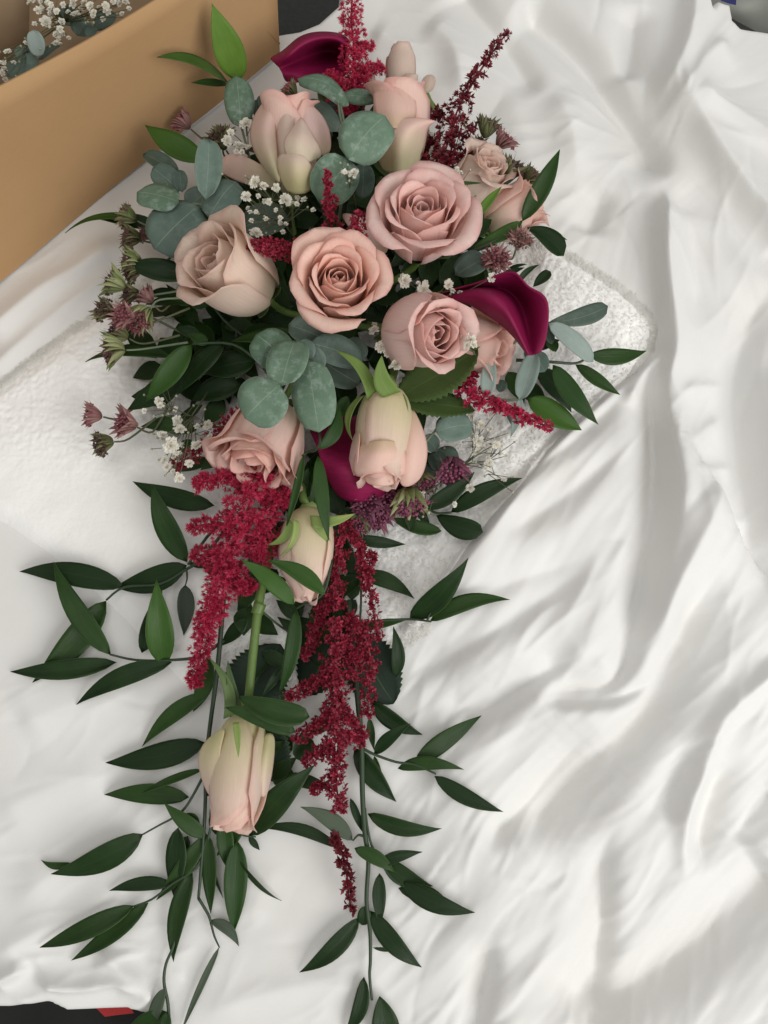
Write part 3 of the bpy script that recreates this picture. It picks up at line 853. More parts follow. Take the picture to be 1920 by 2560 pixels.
spray('ruscus_sprig', 'long dark ruscus sprig reaching furthest left across the sheet', 'leaf sprig', GR,
      [(560, 1330, .015), (500, 1400, .015), (463, 1425, .013), (400, 1460, .012), (311, 1468, .012), (266, 1500, .011)], (.0014, .0008),
      [((312, 1467), (43, 1427), 72, (.014, .012), {'bend': .04}), ((266, 1502), (82, 1706), 82, (.008, .006), {'bend': -.05}), ((463, 1462), (459, 1589), 50, (.01, .006), {'m': 'ruscus_back'}),
       ((520, 1413), (468, 1408), 22, (.012, .012))],
      branches=[[(466, 1420, .014), (468, 1445, .012), (463, 1464, .01)]])
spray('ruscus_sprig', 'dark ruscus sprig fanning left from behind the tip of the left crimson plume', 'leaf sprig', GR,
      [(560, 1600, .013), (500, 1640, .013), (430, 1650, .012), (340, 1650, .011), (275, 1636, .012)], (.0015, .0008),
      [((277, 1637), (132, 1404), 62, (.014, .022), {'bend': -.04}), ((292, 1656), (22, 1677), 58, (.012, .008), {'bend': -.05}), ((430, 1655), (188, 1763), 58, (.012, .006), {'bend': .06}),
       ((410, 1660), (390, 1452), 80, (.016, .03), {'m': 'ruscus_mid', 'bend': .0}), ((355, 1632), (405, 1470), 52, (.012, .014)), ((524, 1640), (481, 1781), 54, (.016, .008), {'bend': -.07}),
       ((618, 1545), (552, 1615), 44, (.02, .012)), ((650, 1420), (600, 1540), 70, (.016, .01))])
spray('ruscus_sprig', 'trailing ruscus stem left of the lowest rosebud with pointed dark leaves', 'leaf sprig', GR,
      [(560, 1480, .02), (545, 1660, .016), (527, 1800, .014), (516, 1900, .013), (512, 2040, .012), (502, 2180, .010), (496, 2245, .008)], (.0020, .0010),
      [((522, 1732), (356, 1866), 50, (.014, .006), {'bend': .06}), ((514, 1857), (264, 1907), 74, (.013, .007), {'bend': -.04}), ((506, 1924), (350, 1986), 28, (.02, .016), {'roll': .7}),
       ((473, 1993), (257, 1989), 58, (.011, .006), {'bend': .05}), ((358, 2085), (128, 2184), 74, (.011, .009), {'bend': -.05}), ((178, 2158), (101, 2150), 20, (.005, .005), {'bend': -.1}),
       ((516, 2093), (410, 2008), 46, (.016, .022)), ((446, 2068), (433, 2246), 60, (.018, .006), {'m': 'ruscus', 'bend': -.02}), ((518, 2085), (391, 2250), 46, (.014, .006)), ((461, 2163), (444, 2274), 30, (.01, .006)),
       ((500, 2060), (448, 2040), 50, (.014, .012))],
      branches=[[(506, 1945, .012), (470, 2010, .012), (440, 2040, .011), (400, 2062, .01), (357, 2086, .01)]])
spray('ruscus_sprig', 'pair of long ruscus leaves lowest on the left above the black blanket', 'leaf sprig', GR,
      [(510, 2120, .01), (490, 2170, .01), (430, 2210, .009), (380, 2248, .008), (334, 2266, .008)], (.0011, .0007),
      [((430, 2210), (271, 2227), 37, (.011, .006), {'bend': .05}), ((336, 2264), (98, 2369), 54, (.009, .005), {'bend': -.03}), ((371, 2257), (175, 2402), 47, (.008, .005), {'bend': -.04})])
spray('ruscus_sprig', 'dense clump of hanging dark ruscus leaves under the lowest rosebud', 'leaf sprig', GR,
      [(560, 1990, .018), (530, 2060, .015), (520, 2100, .013)], (.0013, .0009),
      [((481, 2179), (434, 2405), 54, (.012, .006), {'bend': .03}), ((520, 2085), (526, 2286), 44, (.014, .007), {'bend': -.03}), ((518, 2093), (559, 2244), 20, (.012, .006), {'roll': .8}),
       ((593, 2101), (584, 2337), 64, (.016, .008), {'m': 'ruscus_mid'}), ((593, 2148), (700, 2257), 20, (.014, .006), {'roll': .7, 'bend': -.05}), ((559, 2046), (570, 2176), 48, (.018, .012), {'m': 'ruscus_mid'}),
       ((530, 2030), (560, 2100), 40, (.016, .014)), ((623, 2089), (784, 1915), 78, (.016, .026), {'bend': -.03}), ((623, 2085), (672, 1978), 44, (.014, .016)),
       ((622, 2092), (649, 2125), 18, (.01, .007)), ((470, 2090), (420, 2190), 50, (.008, .006)), ((540, 2000), (545, 2090), 44, (.012, .01)), ((610, 2060), (540, 2140), 40, (.012, .01))],
      branches=[[(560, 2050, .014), (600, 2085, .013), (640, 2092, .012)]])
spray('ruscus_sprig', 'thin grey ruscus tendril with narrow folded leaves at the bottom left', 'leaf sprig', GR,
      [(496, 2245, .008), (520, 2285, .007), (527, 2305, .007)], (.0011, .0009),
      [((526, 2300), (597, 2366), 30, (.008, .006), {'m': 'ruscus_back', 'bend': -.14}), ((548, 2368), (455, 2575), 15, (.007, .005), {'m': 'ruscus_back', 'kind': 'needle'})], stem='stem_dark', branches=[[(527, 2305, .007), (536, 2340, .006), (549, 2369, .006)]])
spray('ruscus_sprig', 'curved bare ruscus stem running off the bottom edge past the red patch', 'leaf sprig', GR,
      [(441, 2335, .008), (432, 2370, .008), (415, 2410, .007), (410, 2455, .007), (420, 2510, .007), (424, 2580, .007)], (.0010, .0012),
      [((412, 2470), (374, 2590), 36, (.01, .006), {'m': 'ruscus_back'}), ((420, 2530), (318, 2572), 44, (.008, .006), {'m': 'ruscus_mid'}), ((418, 2530), (405, 2600), 34, (.007, .006)),
       ((441, 2322), (421, 2342), 9, (.009, .008), {'m': 'ruscus_back', 'bend': .2})])
spray('ruscus_sprig', 'ruscus sprig draped across the middle rosebud and thick green stem', 'leaf sprig', GR,
      [(830, 1400, .045), (808, 1484, .045), (760, 1510, .035), (740, 1522, .03)], (.0011, .0008),
      [((736, 1511), (602, 1399), 54, (.055, .065), {'m': 'ruscus_mid', 'bend': .05}), ((812, 1486), (668, 1402), 52, (.07, .072), {'m': 'ruscus_mid', 'bend': .08}), ((740, 1522), (696, 1738), 46, (.03, .02), {'m': 'ruscus_mid', 'bend': -.06}),
       ((712, 1665), (656, 1740), 26, (.02, .02)), ((745, 1545), (690, 1500), 40, (.018, .018)), ((830, 1600), (770, 1530), 44, (.02, .02))])
spray('ruscus_sprig', 'two glossy ruscus leaves lying over the neck of the lowest rosebud', 'leaf sprig', GR,
      [(562, 1772, .04), (580, 1760, .042), (600, 1742, .045)], (.001, .0008),
      [((595, 1741), (774, 1792), 58, (.058, .058), {'bend': .06, 'kind': 'spoon', 'roll': -.1}), ((562, 1768), (738, 1831), 44, (.056, .052), {'bend': -.05, 'kind': 'spoon'})])
spray('ruscus_sprig', 'narrow ruscus leaves hanging between the low pink rose and the magenta calla', 'leaf sprig', GR,
      [(790, 1030, .07), (800, 1110, .072), (770, 1130, .06), (755, 1140, .06)], (.0011, .0008),
      [((760, 1135), (712, 1325), 26, (.07, .055), {'m': 'ruscus_mid', 'bend': -.04}), ((795, 1140), (822, 1352), 44, (.072, .062), {'m': 'ruscus_mid', 'bend': .03}), ((798, 1124), (846, 1014), 42, (.08, .08), {'m': 'ruscus_mid', 'bend': .14}),
       ((798, 1168), (770, 1300), 28, (.045, .035)), ((770, 1170), (745, 1280), 26, (.04, .03)), ((870, 990), (830, 1060), 40, (.06, .05), {'m': 'ruscus_mid'})])
spray('ruscus_sprig', 'short ruscus sprig at the lower right over the towel below the green astrantia', 'leaf sprig', GR,
      [(960, 1260, .03), (1060, 1270, .025), (1092, 1283, .022), (1130, 1281, .02)], (.0012, .0008),
      [((1062, 1272), (1186, 1179), 54, (.03, .03), {'bend': .06}), ((1127, 1281), (1307, 1195), 54, (.022, .022), {'bend': -.06}), ((1104, 1328), (972, 1291), 44, (.018, .022), {'bend': -.06}),
       ((1091, 1288), (1207, 1330), 54, (.02, .012), {'bend': .07, 'kind': 'spoon'})])
spray('ruscus_sprig', 'ruscus sprig with one upright and one flat leaf on the right of the long plume', 'leaf sprig', GR,
      [(880, 1560, .018), (950, 1552, .018), (1025, 1548, .016), (1078, 1554, .014)], (.0012, .0008),
      [((1025, 1547), (1170, 1396), 70, (.018, .022), {'m': 'ruscus', 'bend': .05}), ((1075, 1553), (1275, 1498), 52, (.014, .014), {'bend': -.09}), ((895, 1572), (1020, 1548), 28, (.02, .016))],
      branches=[[(1068, 1553, .014), (1072, 1540, .013), (1077, 1532, .013)]])
spray('ruscus_sprig', 'dark ruscus leaves poking out right of the long plume onto the towel', 'leaf sprig', GR,
      [(860, 1330, .02), (900, 1440, .02), (900, 1560, .018)], (.0012, .0009),
      [((885, 1345), (1015, 1361), 36, (.02, .014), {'bend': .02}), ((895, 1436), (1036, 1497), 48, (.02, .012), {'bend': -.1}), ((990, 1692), (983, 1566), 40, (.016, .02), {'bend': .05}), ((890, 1500), (840, 1560), 50, (.012, .01))])
spray('ruscus_sprig', 'trailing ruscus stem on the right tail ending off the bottom edge', 'leaf sprig', GR,
      [(870, 1500, .016), (890, 1700, .014), (903, 1850, .013), (906, 1980, .012), (912, 2080, .012), (921, 2150, .011), (916, 2250, .010), (925, 2330, .009), (926, 2400, .008), (924, 2440, .008), (930, 2500, .007)], (.0026, .0010),
      [((882, 2101), (751, 2017), 46, (.016, .020), {'m': 'ruscus_back', 'bend': .08}), ((919, 2034), (1104, 2073), 46, (.012, .007), {'bend': .07}), ((876, 1996), (912, 2088), 22, (.016, .014)), ((886, 2120), (988, 2182), 40, (.02, .016), {'bend': -.08}),
       ((949, 2183), (951, 2317), 38, (.012, .007), {'bend': .03}), ((925, 2277), (1055, 2420), 52, (.01, .006), {'bend': .05}), ((898, 2293), (748, 2434), 52, (.01, .006), {'bend': -.05}), ((933, 2369), (1004, 2371), 11, (.008, .006)),
       ((910, 2442), (858, 2590), 42, (.008, .006), {'bend': -.1}), ((949, 2490), (965, 2610), 62, (.012, .008), {'kind': 'spoon', 'm': 'ruscus'}), ((914, 2265), (905, 2313), 30, (.014, .012), {'kind': 'oval'}), ((845, 2120), (636, 2073), 34, (.012, .014), {'bend': .12})],
      branches=[[(908, 2090, .012), (895, 2088, .012), (882, 2102, .014)]])
spray('ruscus_sprig', 'side twig of the right trailing stem with four overlapping leaves', 'leaf sprig', GR,
      [(912, 2020, .012), (925, 2100, .012), (948, 2150, .011), (975, 2190, .010), (1000, 2212, .01)], (.0010, .0007),
      [((955, 2148), (1082, 2216), 52, (.012, .008), {'bend': .08}), ((943, 2163), (1056, 2131), 34, (.014, .016), {'bend': -.1}), ((1000, 2205), (1187, 2283), 54, (.012, .006), {'bend': .05}), ((996, 2220), (1144, 2289), 50, (.009, .005), {'bend': -.09})])
spray('ruscus_sprig', 'ruscus twig right of the tail with leaves pointing up and down the sheet', 'leaf sprig', GR,
      [(905, 1870, .013), (936, 1886, .013), (990, 1905, .012), (1036, 1911, .012), (1090, 1935, .011)], (.0012, .0008),
      [((1036, 1909), (1203, 1789), 54, (.013, .014), {'bend': -.02}), ((994, 1921), (1159, 1925), 40, (.011, .012), {'bend': -.1}), ((1086, 1940), (1259, 2030), 46, (.010, .006), {'bend': .05}),
       ((936, 1885), (1026, 1809), 38, (.016, .02), {'bend': -.06}), ((929, 1756), (1056, 1838), 50, (.014, .008), {'bend': .06}), ((923, 1795), (935, 1876), 22, (.014, .012)), ((886, 1870), (991, 2005), 58, (.012, .006), {'bend': .03}), ((936, 1890), (958, 1985), 22, (.008, .006))])
spray('ruscus_sprig', 'ruscus sprig on the far right of the bouquet over the towel corner', 'leaf sprig', GR,
      [(1290, 900, .04), (1380, 905, .035), (1440, 908, .03), (1474, 890, .03)], (.0013, .0008),
      [((1473, 889), (1617, 877), 54, (.03, .025), {'bend': .06}), ((1439, 912), (1550, 987), 44, (.03, .02), {'bend': .05}), ((1382, 912), (1498, 1061), 64, (.04, .022), {'m': 'ruscus_mid', 'bend': .05}),
       ((1318, 998), (1455, 1075), 82, (.03, .018), {'m': 'ruscus_bright', 'bend': .04}), ((1340, 920), (1430, 1030), 74, (.022, .016)), ((1300, 960), (1370, 1010), 70, (.02, .016)), ((1390, 880), (1360, 840), 40, (.035, .035)), ((1330, 870), (1400, 850), 40, (.03, .03)), ((1270, 930), (1310, 1010), 60, (.02, .016))])
spray('ruscus_sprig', 'glossy ruscus sprig beside the brown astrantia at the upper right', 'leaf sprig', GR,
      [(1150, 640, .05), (1240, 600, .055), (1304, 553, .055)], (.0012, .0009),
      [((1306, 553), (1399, 371), 64, (.055, .07), {'m': 'ruscus', 'bend': .04}), ((1318, 570), (1410, 638), 60, (.05, .04), {'kind': 'spoon', 'bend': -.06}), ((1306, 555), (1172, 622), 50, (.06, .05), {'m': 'ruscus_mid', 'bend': -.08}),
       ((1170, 590), (1230, 548), 56, (.05, .05)), ((1188, 547), (1254, 466), 32, (.07, .075), {'m': 'ruscus_bright'}), ((1160, 620), (1240, 610), 50, (.045, .045)), ((1392, 590), (1418, 600), 8, (.04, .04))])
spray('ruscus_sprig', 'two small dark ruscus leaf tips behind the right magenta calla', 'leaf sprig', GR,
      [(1230, 740, .04), (1291, 712, .04)], (.001, .0008),
      [((1291, 713), (1350, 661), 20, (.04, .04), {'bend': -.1}), ((1333, 717), (1376, 678), 30, (.035, .035), {'kind': 'spoon'}), ((1250, 690), (1312, 668), 22, (.04, .04)), ((1270, 672), (1318, 660), 12, (.035, .035))])
spray('ruscus_leaf', 'thin curled dark leaf lying across the pale pink rose', 'leaf', None, None, (.001, .001),
      [((1092, 458), (1206, 458), 13, (.085, .085), {'bend': .07, 'm': 'rose_leaf', 'kind': 'needle'})])

# rose leaves (serrated)
def serrated(label, bpx, tpx, w, zb, zt, m, **kw):
    t = thing('rose_leaf', label, 'leaf', group='serrated rose leaves')
    lf(t, bpx, tpx, w, zb, zt, m, 'rose', serr=1, nv=33, name='blade', **kw)
    B, T = G(*bpx, zb), G(*tpx, zt)
    d = (B - T).normalized()
    tube('stalk', [B + d * .012 - Vector((0, 0, .004)), B + d * .005, B + (T - B) * .1], (.0008, .0006), M['stem'], t)
serrated('olive green serrated leaf directly under the pink rose on the right', (1195, 870), (990, 990), 120, .07, .06, 'rose_leaf', bend=-.06, cup=.15)
serrated('dull green serrated leaf beside the opening bud below the pink rose', (1000, 1000), (1190, 1022), 76, .06, .05, 'rose_leaf', bend=.05, cup=.12)
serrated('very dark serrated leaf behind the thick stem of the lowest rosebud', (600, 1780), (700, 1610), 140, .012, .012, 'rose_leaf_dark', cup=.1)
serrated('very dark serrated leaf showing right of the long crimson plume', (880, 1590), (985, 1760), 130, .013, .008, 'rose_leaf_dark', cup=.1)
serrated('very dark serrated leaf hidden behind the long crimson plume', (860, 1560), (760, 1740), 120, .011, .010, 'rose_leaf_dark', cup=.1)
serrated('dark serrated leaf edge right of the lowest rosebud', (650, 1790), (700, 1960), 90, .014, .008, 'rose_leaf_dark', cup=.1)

# dark greenery in the heart of the bouquet: nobody could count it
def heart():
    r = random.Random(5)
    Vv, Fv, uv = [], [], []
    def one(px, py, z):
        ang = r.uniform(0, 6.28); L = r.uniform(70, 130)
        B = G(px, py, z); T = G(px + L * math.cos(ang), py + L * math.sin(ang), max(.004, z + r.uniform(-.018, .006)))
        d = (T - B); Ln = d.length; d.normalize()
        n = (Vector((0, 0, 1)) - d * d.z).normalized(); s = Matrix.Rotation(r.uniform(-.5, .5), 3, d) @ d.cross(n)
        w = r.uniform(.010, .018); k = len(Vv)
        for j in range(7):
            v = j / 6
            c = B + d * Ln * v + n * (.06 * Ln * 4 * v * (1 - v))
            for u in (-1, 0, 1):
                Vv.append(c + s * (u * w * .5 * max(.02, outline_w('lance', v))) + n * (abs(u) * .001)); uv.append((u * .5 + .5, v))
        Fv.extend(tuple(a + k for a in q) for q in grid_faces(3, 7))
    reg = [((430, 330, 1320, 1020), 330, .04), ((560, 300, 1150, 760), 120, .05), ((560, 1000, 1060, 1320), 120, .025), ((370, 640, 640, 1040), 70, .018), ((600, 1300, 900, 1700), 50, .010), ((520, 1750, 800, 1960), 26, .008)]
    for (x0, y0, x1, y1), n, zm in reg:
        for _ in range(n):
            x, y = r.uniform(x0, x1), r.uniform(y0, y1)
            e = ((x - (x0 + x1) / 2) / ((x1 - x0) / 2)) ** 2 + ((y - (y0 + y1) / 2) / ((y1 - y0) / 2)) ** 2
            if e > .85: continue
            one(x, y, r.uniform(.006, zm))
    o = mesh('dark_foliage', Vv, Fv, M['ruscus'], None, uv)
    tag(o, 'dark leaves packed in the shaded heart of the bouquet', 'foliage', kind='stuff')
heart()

# ------------------------------------------------------------------ eucalyptus
GE = 'eucalyptus sprigs in the bouquet'
def euc(label, stem_pts, leaves, zs=.06, m='euc', group=GE, name='eucalyptus_sprig', sr=(.0012, .0009)):
    return spray(name, label, 'eucalyptus', group, stem_pts, sr, leaves, zs, m, 'stem_grey', 'oval')
euc('upright grey green eucalyptus sprig left of the tall pink rose', [(640, 470, .05), (620, 380, .06), (602, 308, .06), (597, 250, .062)],
    [((602, 318), (591, 189), 84, (.065, .075), {'cup': -.15, 'twist': .1}), ((655, 292), (658, 236), 32, (.055, .06), {'kind': 'spoon', 'm': 'euc_dark'}), ((650, 300), (640, 250), 40, (.05, .05), {'m': 'euc_dark'})])
euc('large cluster of blue green round eucalyptus leaves left of the beige rose', [(640, 600, .05), (560, 550, .065), (505, 512, .07), (450, 505, .07), (400, 430, .06)],
    [((447, 505), (342, 480), 92, (.078, .08), {'m': 'euc', 'kind': 'round', 'cup': -.12}), ((497, 515), (385, 622), 150, (.07, .068), {'m': 'euc_blue', 'kind': 'round', 'cup': -.1}),
     ((446, 440), (358, 382), 52, (.055, .055), {'m': 'euc_dark'}), ((452, 478), (382, 420), 66, (.06, .065), {'m': 'euc_blue'}), ((514, 500), (522, 351), 72, (.082, .085), {'m': 'euc_blue', 'cup': .45, 'roll': .3}),
     ((522, 545), (590, 450), 100, (.075, .078), {'m': 'euc_blue', 'kind': 'round', 'cup': -.1}), ((470, 520), (520, 480), 70, (.06, .062), {'m': 'euc_blue'}), ((600, 570), (722, 545), 92, (.055, .055), {'m': 'euc_dark'}), ((455, 480), (448, 425), 40, (.062, .066), {'m': 'euc_blue'})])
euc('big round flat eucalyptus leaves over the centre of the upper bouquet', [(845, 560, .06), (860, 470, .085), (874, 397, .095), (865, 330, .09), (851, 262, .09)],
    [((872, 400), (964, 290), 142, (.105, .11), {'m': 'euc', 'kind': 'round', 'cup': -.08, 'roll': .1, 'twist': 0}), ((872, 398), (800, 508), 122, (.098, .092), {'m': 'euc', 'kind': 'round', 'cup': .22, 'roll': -.2}),
     ((908, 408), (905, 496), 62, (.075, .07), {'m': 'euc_blue'})])
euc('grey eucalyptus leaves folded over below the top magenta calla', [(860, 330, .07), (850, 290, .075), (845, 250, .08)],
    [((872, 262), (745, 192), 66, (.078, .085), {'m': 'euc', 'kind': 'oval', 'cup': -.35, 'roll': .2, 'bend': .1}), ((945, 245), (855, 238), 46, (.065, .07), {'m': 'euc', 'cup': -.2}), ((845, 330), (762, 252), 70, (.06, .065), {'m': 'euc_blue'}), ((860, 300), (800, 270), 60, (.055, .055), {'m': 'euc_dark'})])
euc('central cluster of round green eucalyptus leaves under the peach rose', [(790, 880, .07), (752, 930, .09), (702, 963, .10)],
    [((700, 962), (612, 1046), 142, (.112, .108), {'m': 'euc', 'kind': 'round', 'cup': -.1, 'roll': .05, 'bend': 0, 'twist': 0}), ((703, 965), (737, 850), 108, (.105, .10), {'m': 'euc', 'kind': 'round', 'cup': .12}), ((715, 905), (640, 835), 112, (.095, .10), {'m': 'euc', 'kind': 'round', 'cup': -.1}),
     ((770, 898), (796, 1080), 112, (.095, .085), {'m': 'euc', 'kind': 'round', 'cup': -.1}), ((770, 905), (745, 850), 66, (.09, .095), {'m': 'euc_blue'}), ((800, 930), (770, 870), 60, (.085, .09), {'m': 'euc_blue'})])
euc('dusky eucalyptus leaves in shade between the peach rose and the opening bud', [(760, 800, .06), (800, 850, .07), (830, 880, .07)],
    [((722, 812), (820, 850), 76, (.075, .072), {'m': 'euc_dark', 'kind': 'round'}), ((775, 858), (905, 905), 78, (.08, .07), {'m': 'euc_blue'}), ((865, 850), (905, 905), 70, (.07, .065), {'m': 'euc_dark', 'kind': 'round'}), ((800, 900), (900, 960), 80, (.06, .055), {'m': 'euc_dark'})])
euc('narrow pale eucalyptus sprig right of the magenta calla over the towel', [(1280, 860, .045), (1340, 820, .05), (1371, 806, .05)],
    [((1371, 806), (1522, 762), 54, (.05, .045), {'m': 'euc_dark', 'kind': 'spoon', 'bend': .08}), ((1372, 808), (1485, 905), 48, (.055, .04), {'m': 'euc_pale', 'kind': 'oval', 'roll': .2}), ((1360, 800), (1380, 860), 30, (.045, .04), {'m': 'euc_dark'})])
euc('pale blue eucalyptus sprig below the magenta calla beside the crimson plume', [(1219, 985, .05), (1255, 1000, .05), (1302, 998, .05)],
    [((1300, 1000), (1337, 880), 52, (.06, .065), {'m': 'euc_pale', 'kind': 'oval', 'cup': .3}), ((1325, 880), (1362, 930), 52, (.05, .05), {'m': 'euc_blue', 'kind': 'oval'}), ((1218, 995), (1227, 897), 40, (.06, .065), {'m': 'euc_pale'}), ((1248, 980), (1258, 950), 28, (.045, .045), {'m': 'euc_dark'}),
     ((1302, 992), (1277, 1093), 32, (.05, .03), {'m': 'euc_pale', 'kind': 'lance'}), ((1265, 1010), (1290, 1070), 30, (.035, .03), {'m': 'euc_blue'}), ((1330, 905), (1318, 870), 30, (.045, .045), {'m': 'euc_blue'})])
euc('grey green eucalyptus leaf tucked between the big pink rose and the calla', [(1230, 700, .045), (1215, 665, .055)],
    [((1218, 645), (1140, 690), 78, (.06, .06), {'m': 'euc_blue', 'kind': 'round'})])
euc('waxy eucalyptus leaves right of the opening bud above the towel', [(1000, 1180, .03), (1060, 1110, .04), (1090, 1075, .045)],
    [((1088, 1080), (1182, 1062), 78, (.05, .045), {'m': 'euc_blue', 'kind': 'round', 'wave': .05}), ((1085, 1150), (1150, 1150), 70, (.03, .028), {'m': 'euc_dark', 'kind': 'round'}), ((1060, 1090), (1092, 1125), 44, (.035, .03), {'m': 'euc_blue'}), ((1110, 1180), (1080, 1130), 50, (.028, .03), {'m': 'euc_dark'}), ((1050, 1170), (1090, 1190), 40, (.03, .03), {'m': 'euc_dark'})])
euc('eucalyptus sprig inside the cardboard box', None,
    [((98, 142), (84, 75), 48, (.11, .12), {'m': 'euc_pale', 'roll': .1}), ((98, 150), (18, 190), 58, (.10, .10), {'m': 'euc_blue'}), ((90, 155), (38, 122), 40, (.10, .10), {'m': 'euc_blue'}), ((98, 150), (150, 115), 30, (.095, .095), {'m': 'euc_dark'}),
     ((215, 45), (195, 90), 60, (.09, .085), {'m': 'euc_blue', 'kind': 'round'}), ((235, 70), (290, 35), 52, (.08, .085), {'m': 'euc_dark'}), ((215, 90), (240, 70), 30, (.095, .095), {'m': 'euc_blue'}), ((150, 20), (190, 60), 60, (.05, .05), {'m': 'euc_dark'})], group=None, sr=(.001, .001))

# ------------------------------------------------------------------ roses
def bez(p, t):
    a, b, c, d = p
    k = 1 - t
    return (a[0] * k ** 3 + 3 * b[0] * k * k * t + 3 * c[0] * k * t * t + d[0] * t ** 3, a[1] * k ** 3 + 3 * b[1] * k * k * t + 3 * c[1] * k * t * t + d[1] * t ** 3)
def petal(parent, fr, S, th, rb, rt, zt, span, lip, kap, m, r, spiral=.1, z0=0.0, edge=.0, tip=.04, crown=.22, nu=13, ruf=0.0):
    """one petal of a rose; fr = (origin, x, y, axis)"""
    O, X, Y, A = fr
    prof = [(.05, z0), (rb * 1.15, z0 + .02), (rb * 1.18, z0 + (zt - z0) * .62), (rt, zt)]
    pts = [bez(prof, k / 9) for k in range(10)]
    tx, ty = pts[-1][0] - pts[-2][0], pts[-1][1] - pts[-2][1]
    a0 = math.atan2(ty, tx)
    x, y = pts[-1]
    nl = 6
    for k in range(nl):
        a = a0 - kap * (k + 1) / nl
        x += math.cos(a) * lip / nl; y += math.sin(a) * lip / nl
        pts.append((x, y))
    pts = np.array(pts)
    seg = np.hypot(*np.diff(pts, axis=0).T); acc = np.concatenate([[0], np.cumsum(seg)]); acc /= acc[-1]
    nv = 15
    p1, p2, p3, p4 = (r.uniform(0, 6.28) for _ in range(4))
    sk = r.uniform(-.12, .12)
    Vv, uv = [], []
    for j in range(nv):
        v = j / (nv - 1)
        for i in range(nu):
            u = -1 + 2 * i / (nu - 1)
            au = abs(u)
            smax = 1 - crown * au ** 2.6 + tip * math.exp(-(u / .16) ** 2) + sk * u * .5 + .018 * math.sin(5 * u + p1) + .010 * math.sin(13 * u + p4)
            s_ = min(v * smax, 1.0)
            rr = np.interp(s_, acc, pts[:, 0]); zz = np.interp(s_, acc, pts[:, 1])
            over = v * smax - s_
            if over > 0: rr += over * .3
            rr *= 1 + spiral * u * (.4 + .6 * v)
            rr += edge * au ** 3 * v ** 1.5 + (.012 + ruf) * math.sin((3 + 40 * ruf) * u + p2) * v ** (1 + 40 * ruf)
            zz += ((.022 + ruf) * math.sin(4.3 * u + p3)) * v ** 3 - edge * .35 * au ** 3 * v
            w = .55 + .45 * min(1, v * 2.2)
            ph = th + u * span * w
            Vv.append(O + (X * (math.cos(ph) * rr) + Y * (math.sin(ph) * rr) + A * zz) * S)
            uv.append((u * .5 + .5, v))
    return mesh('petal', Vv, grid_faces(nu, nv), M[m], parent, uv, thick=.00026)

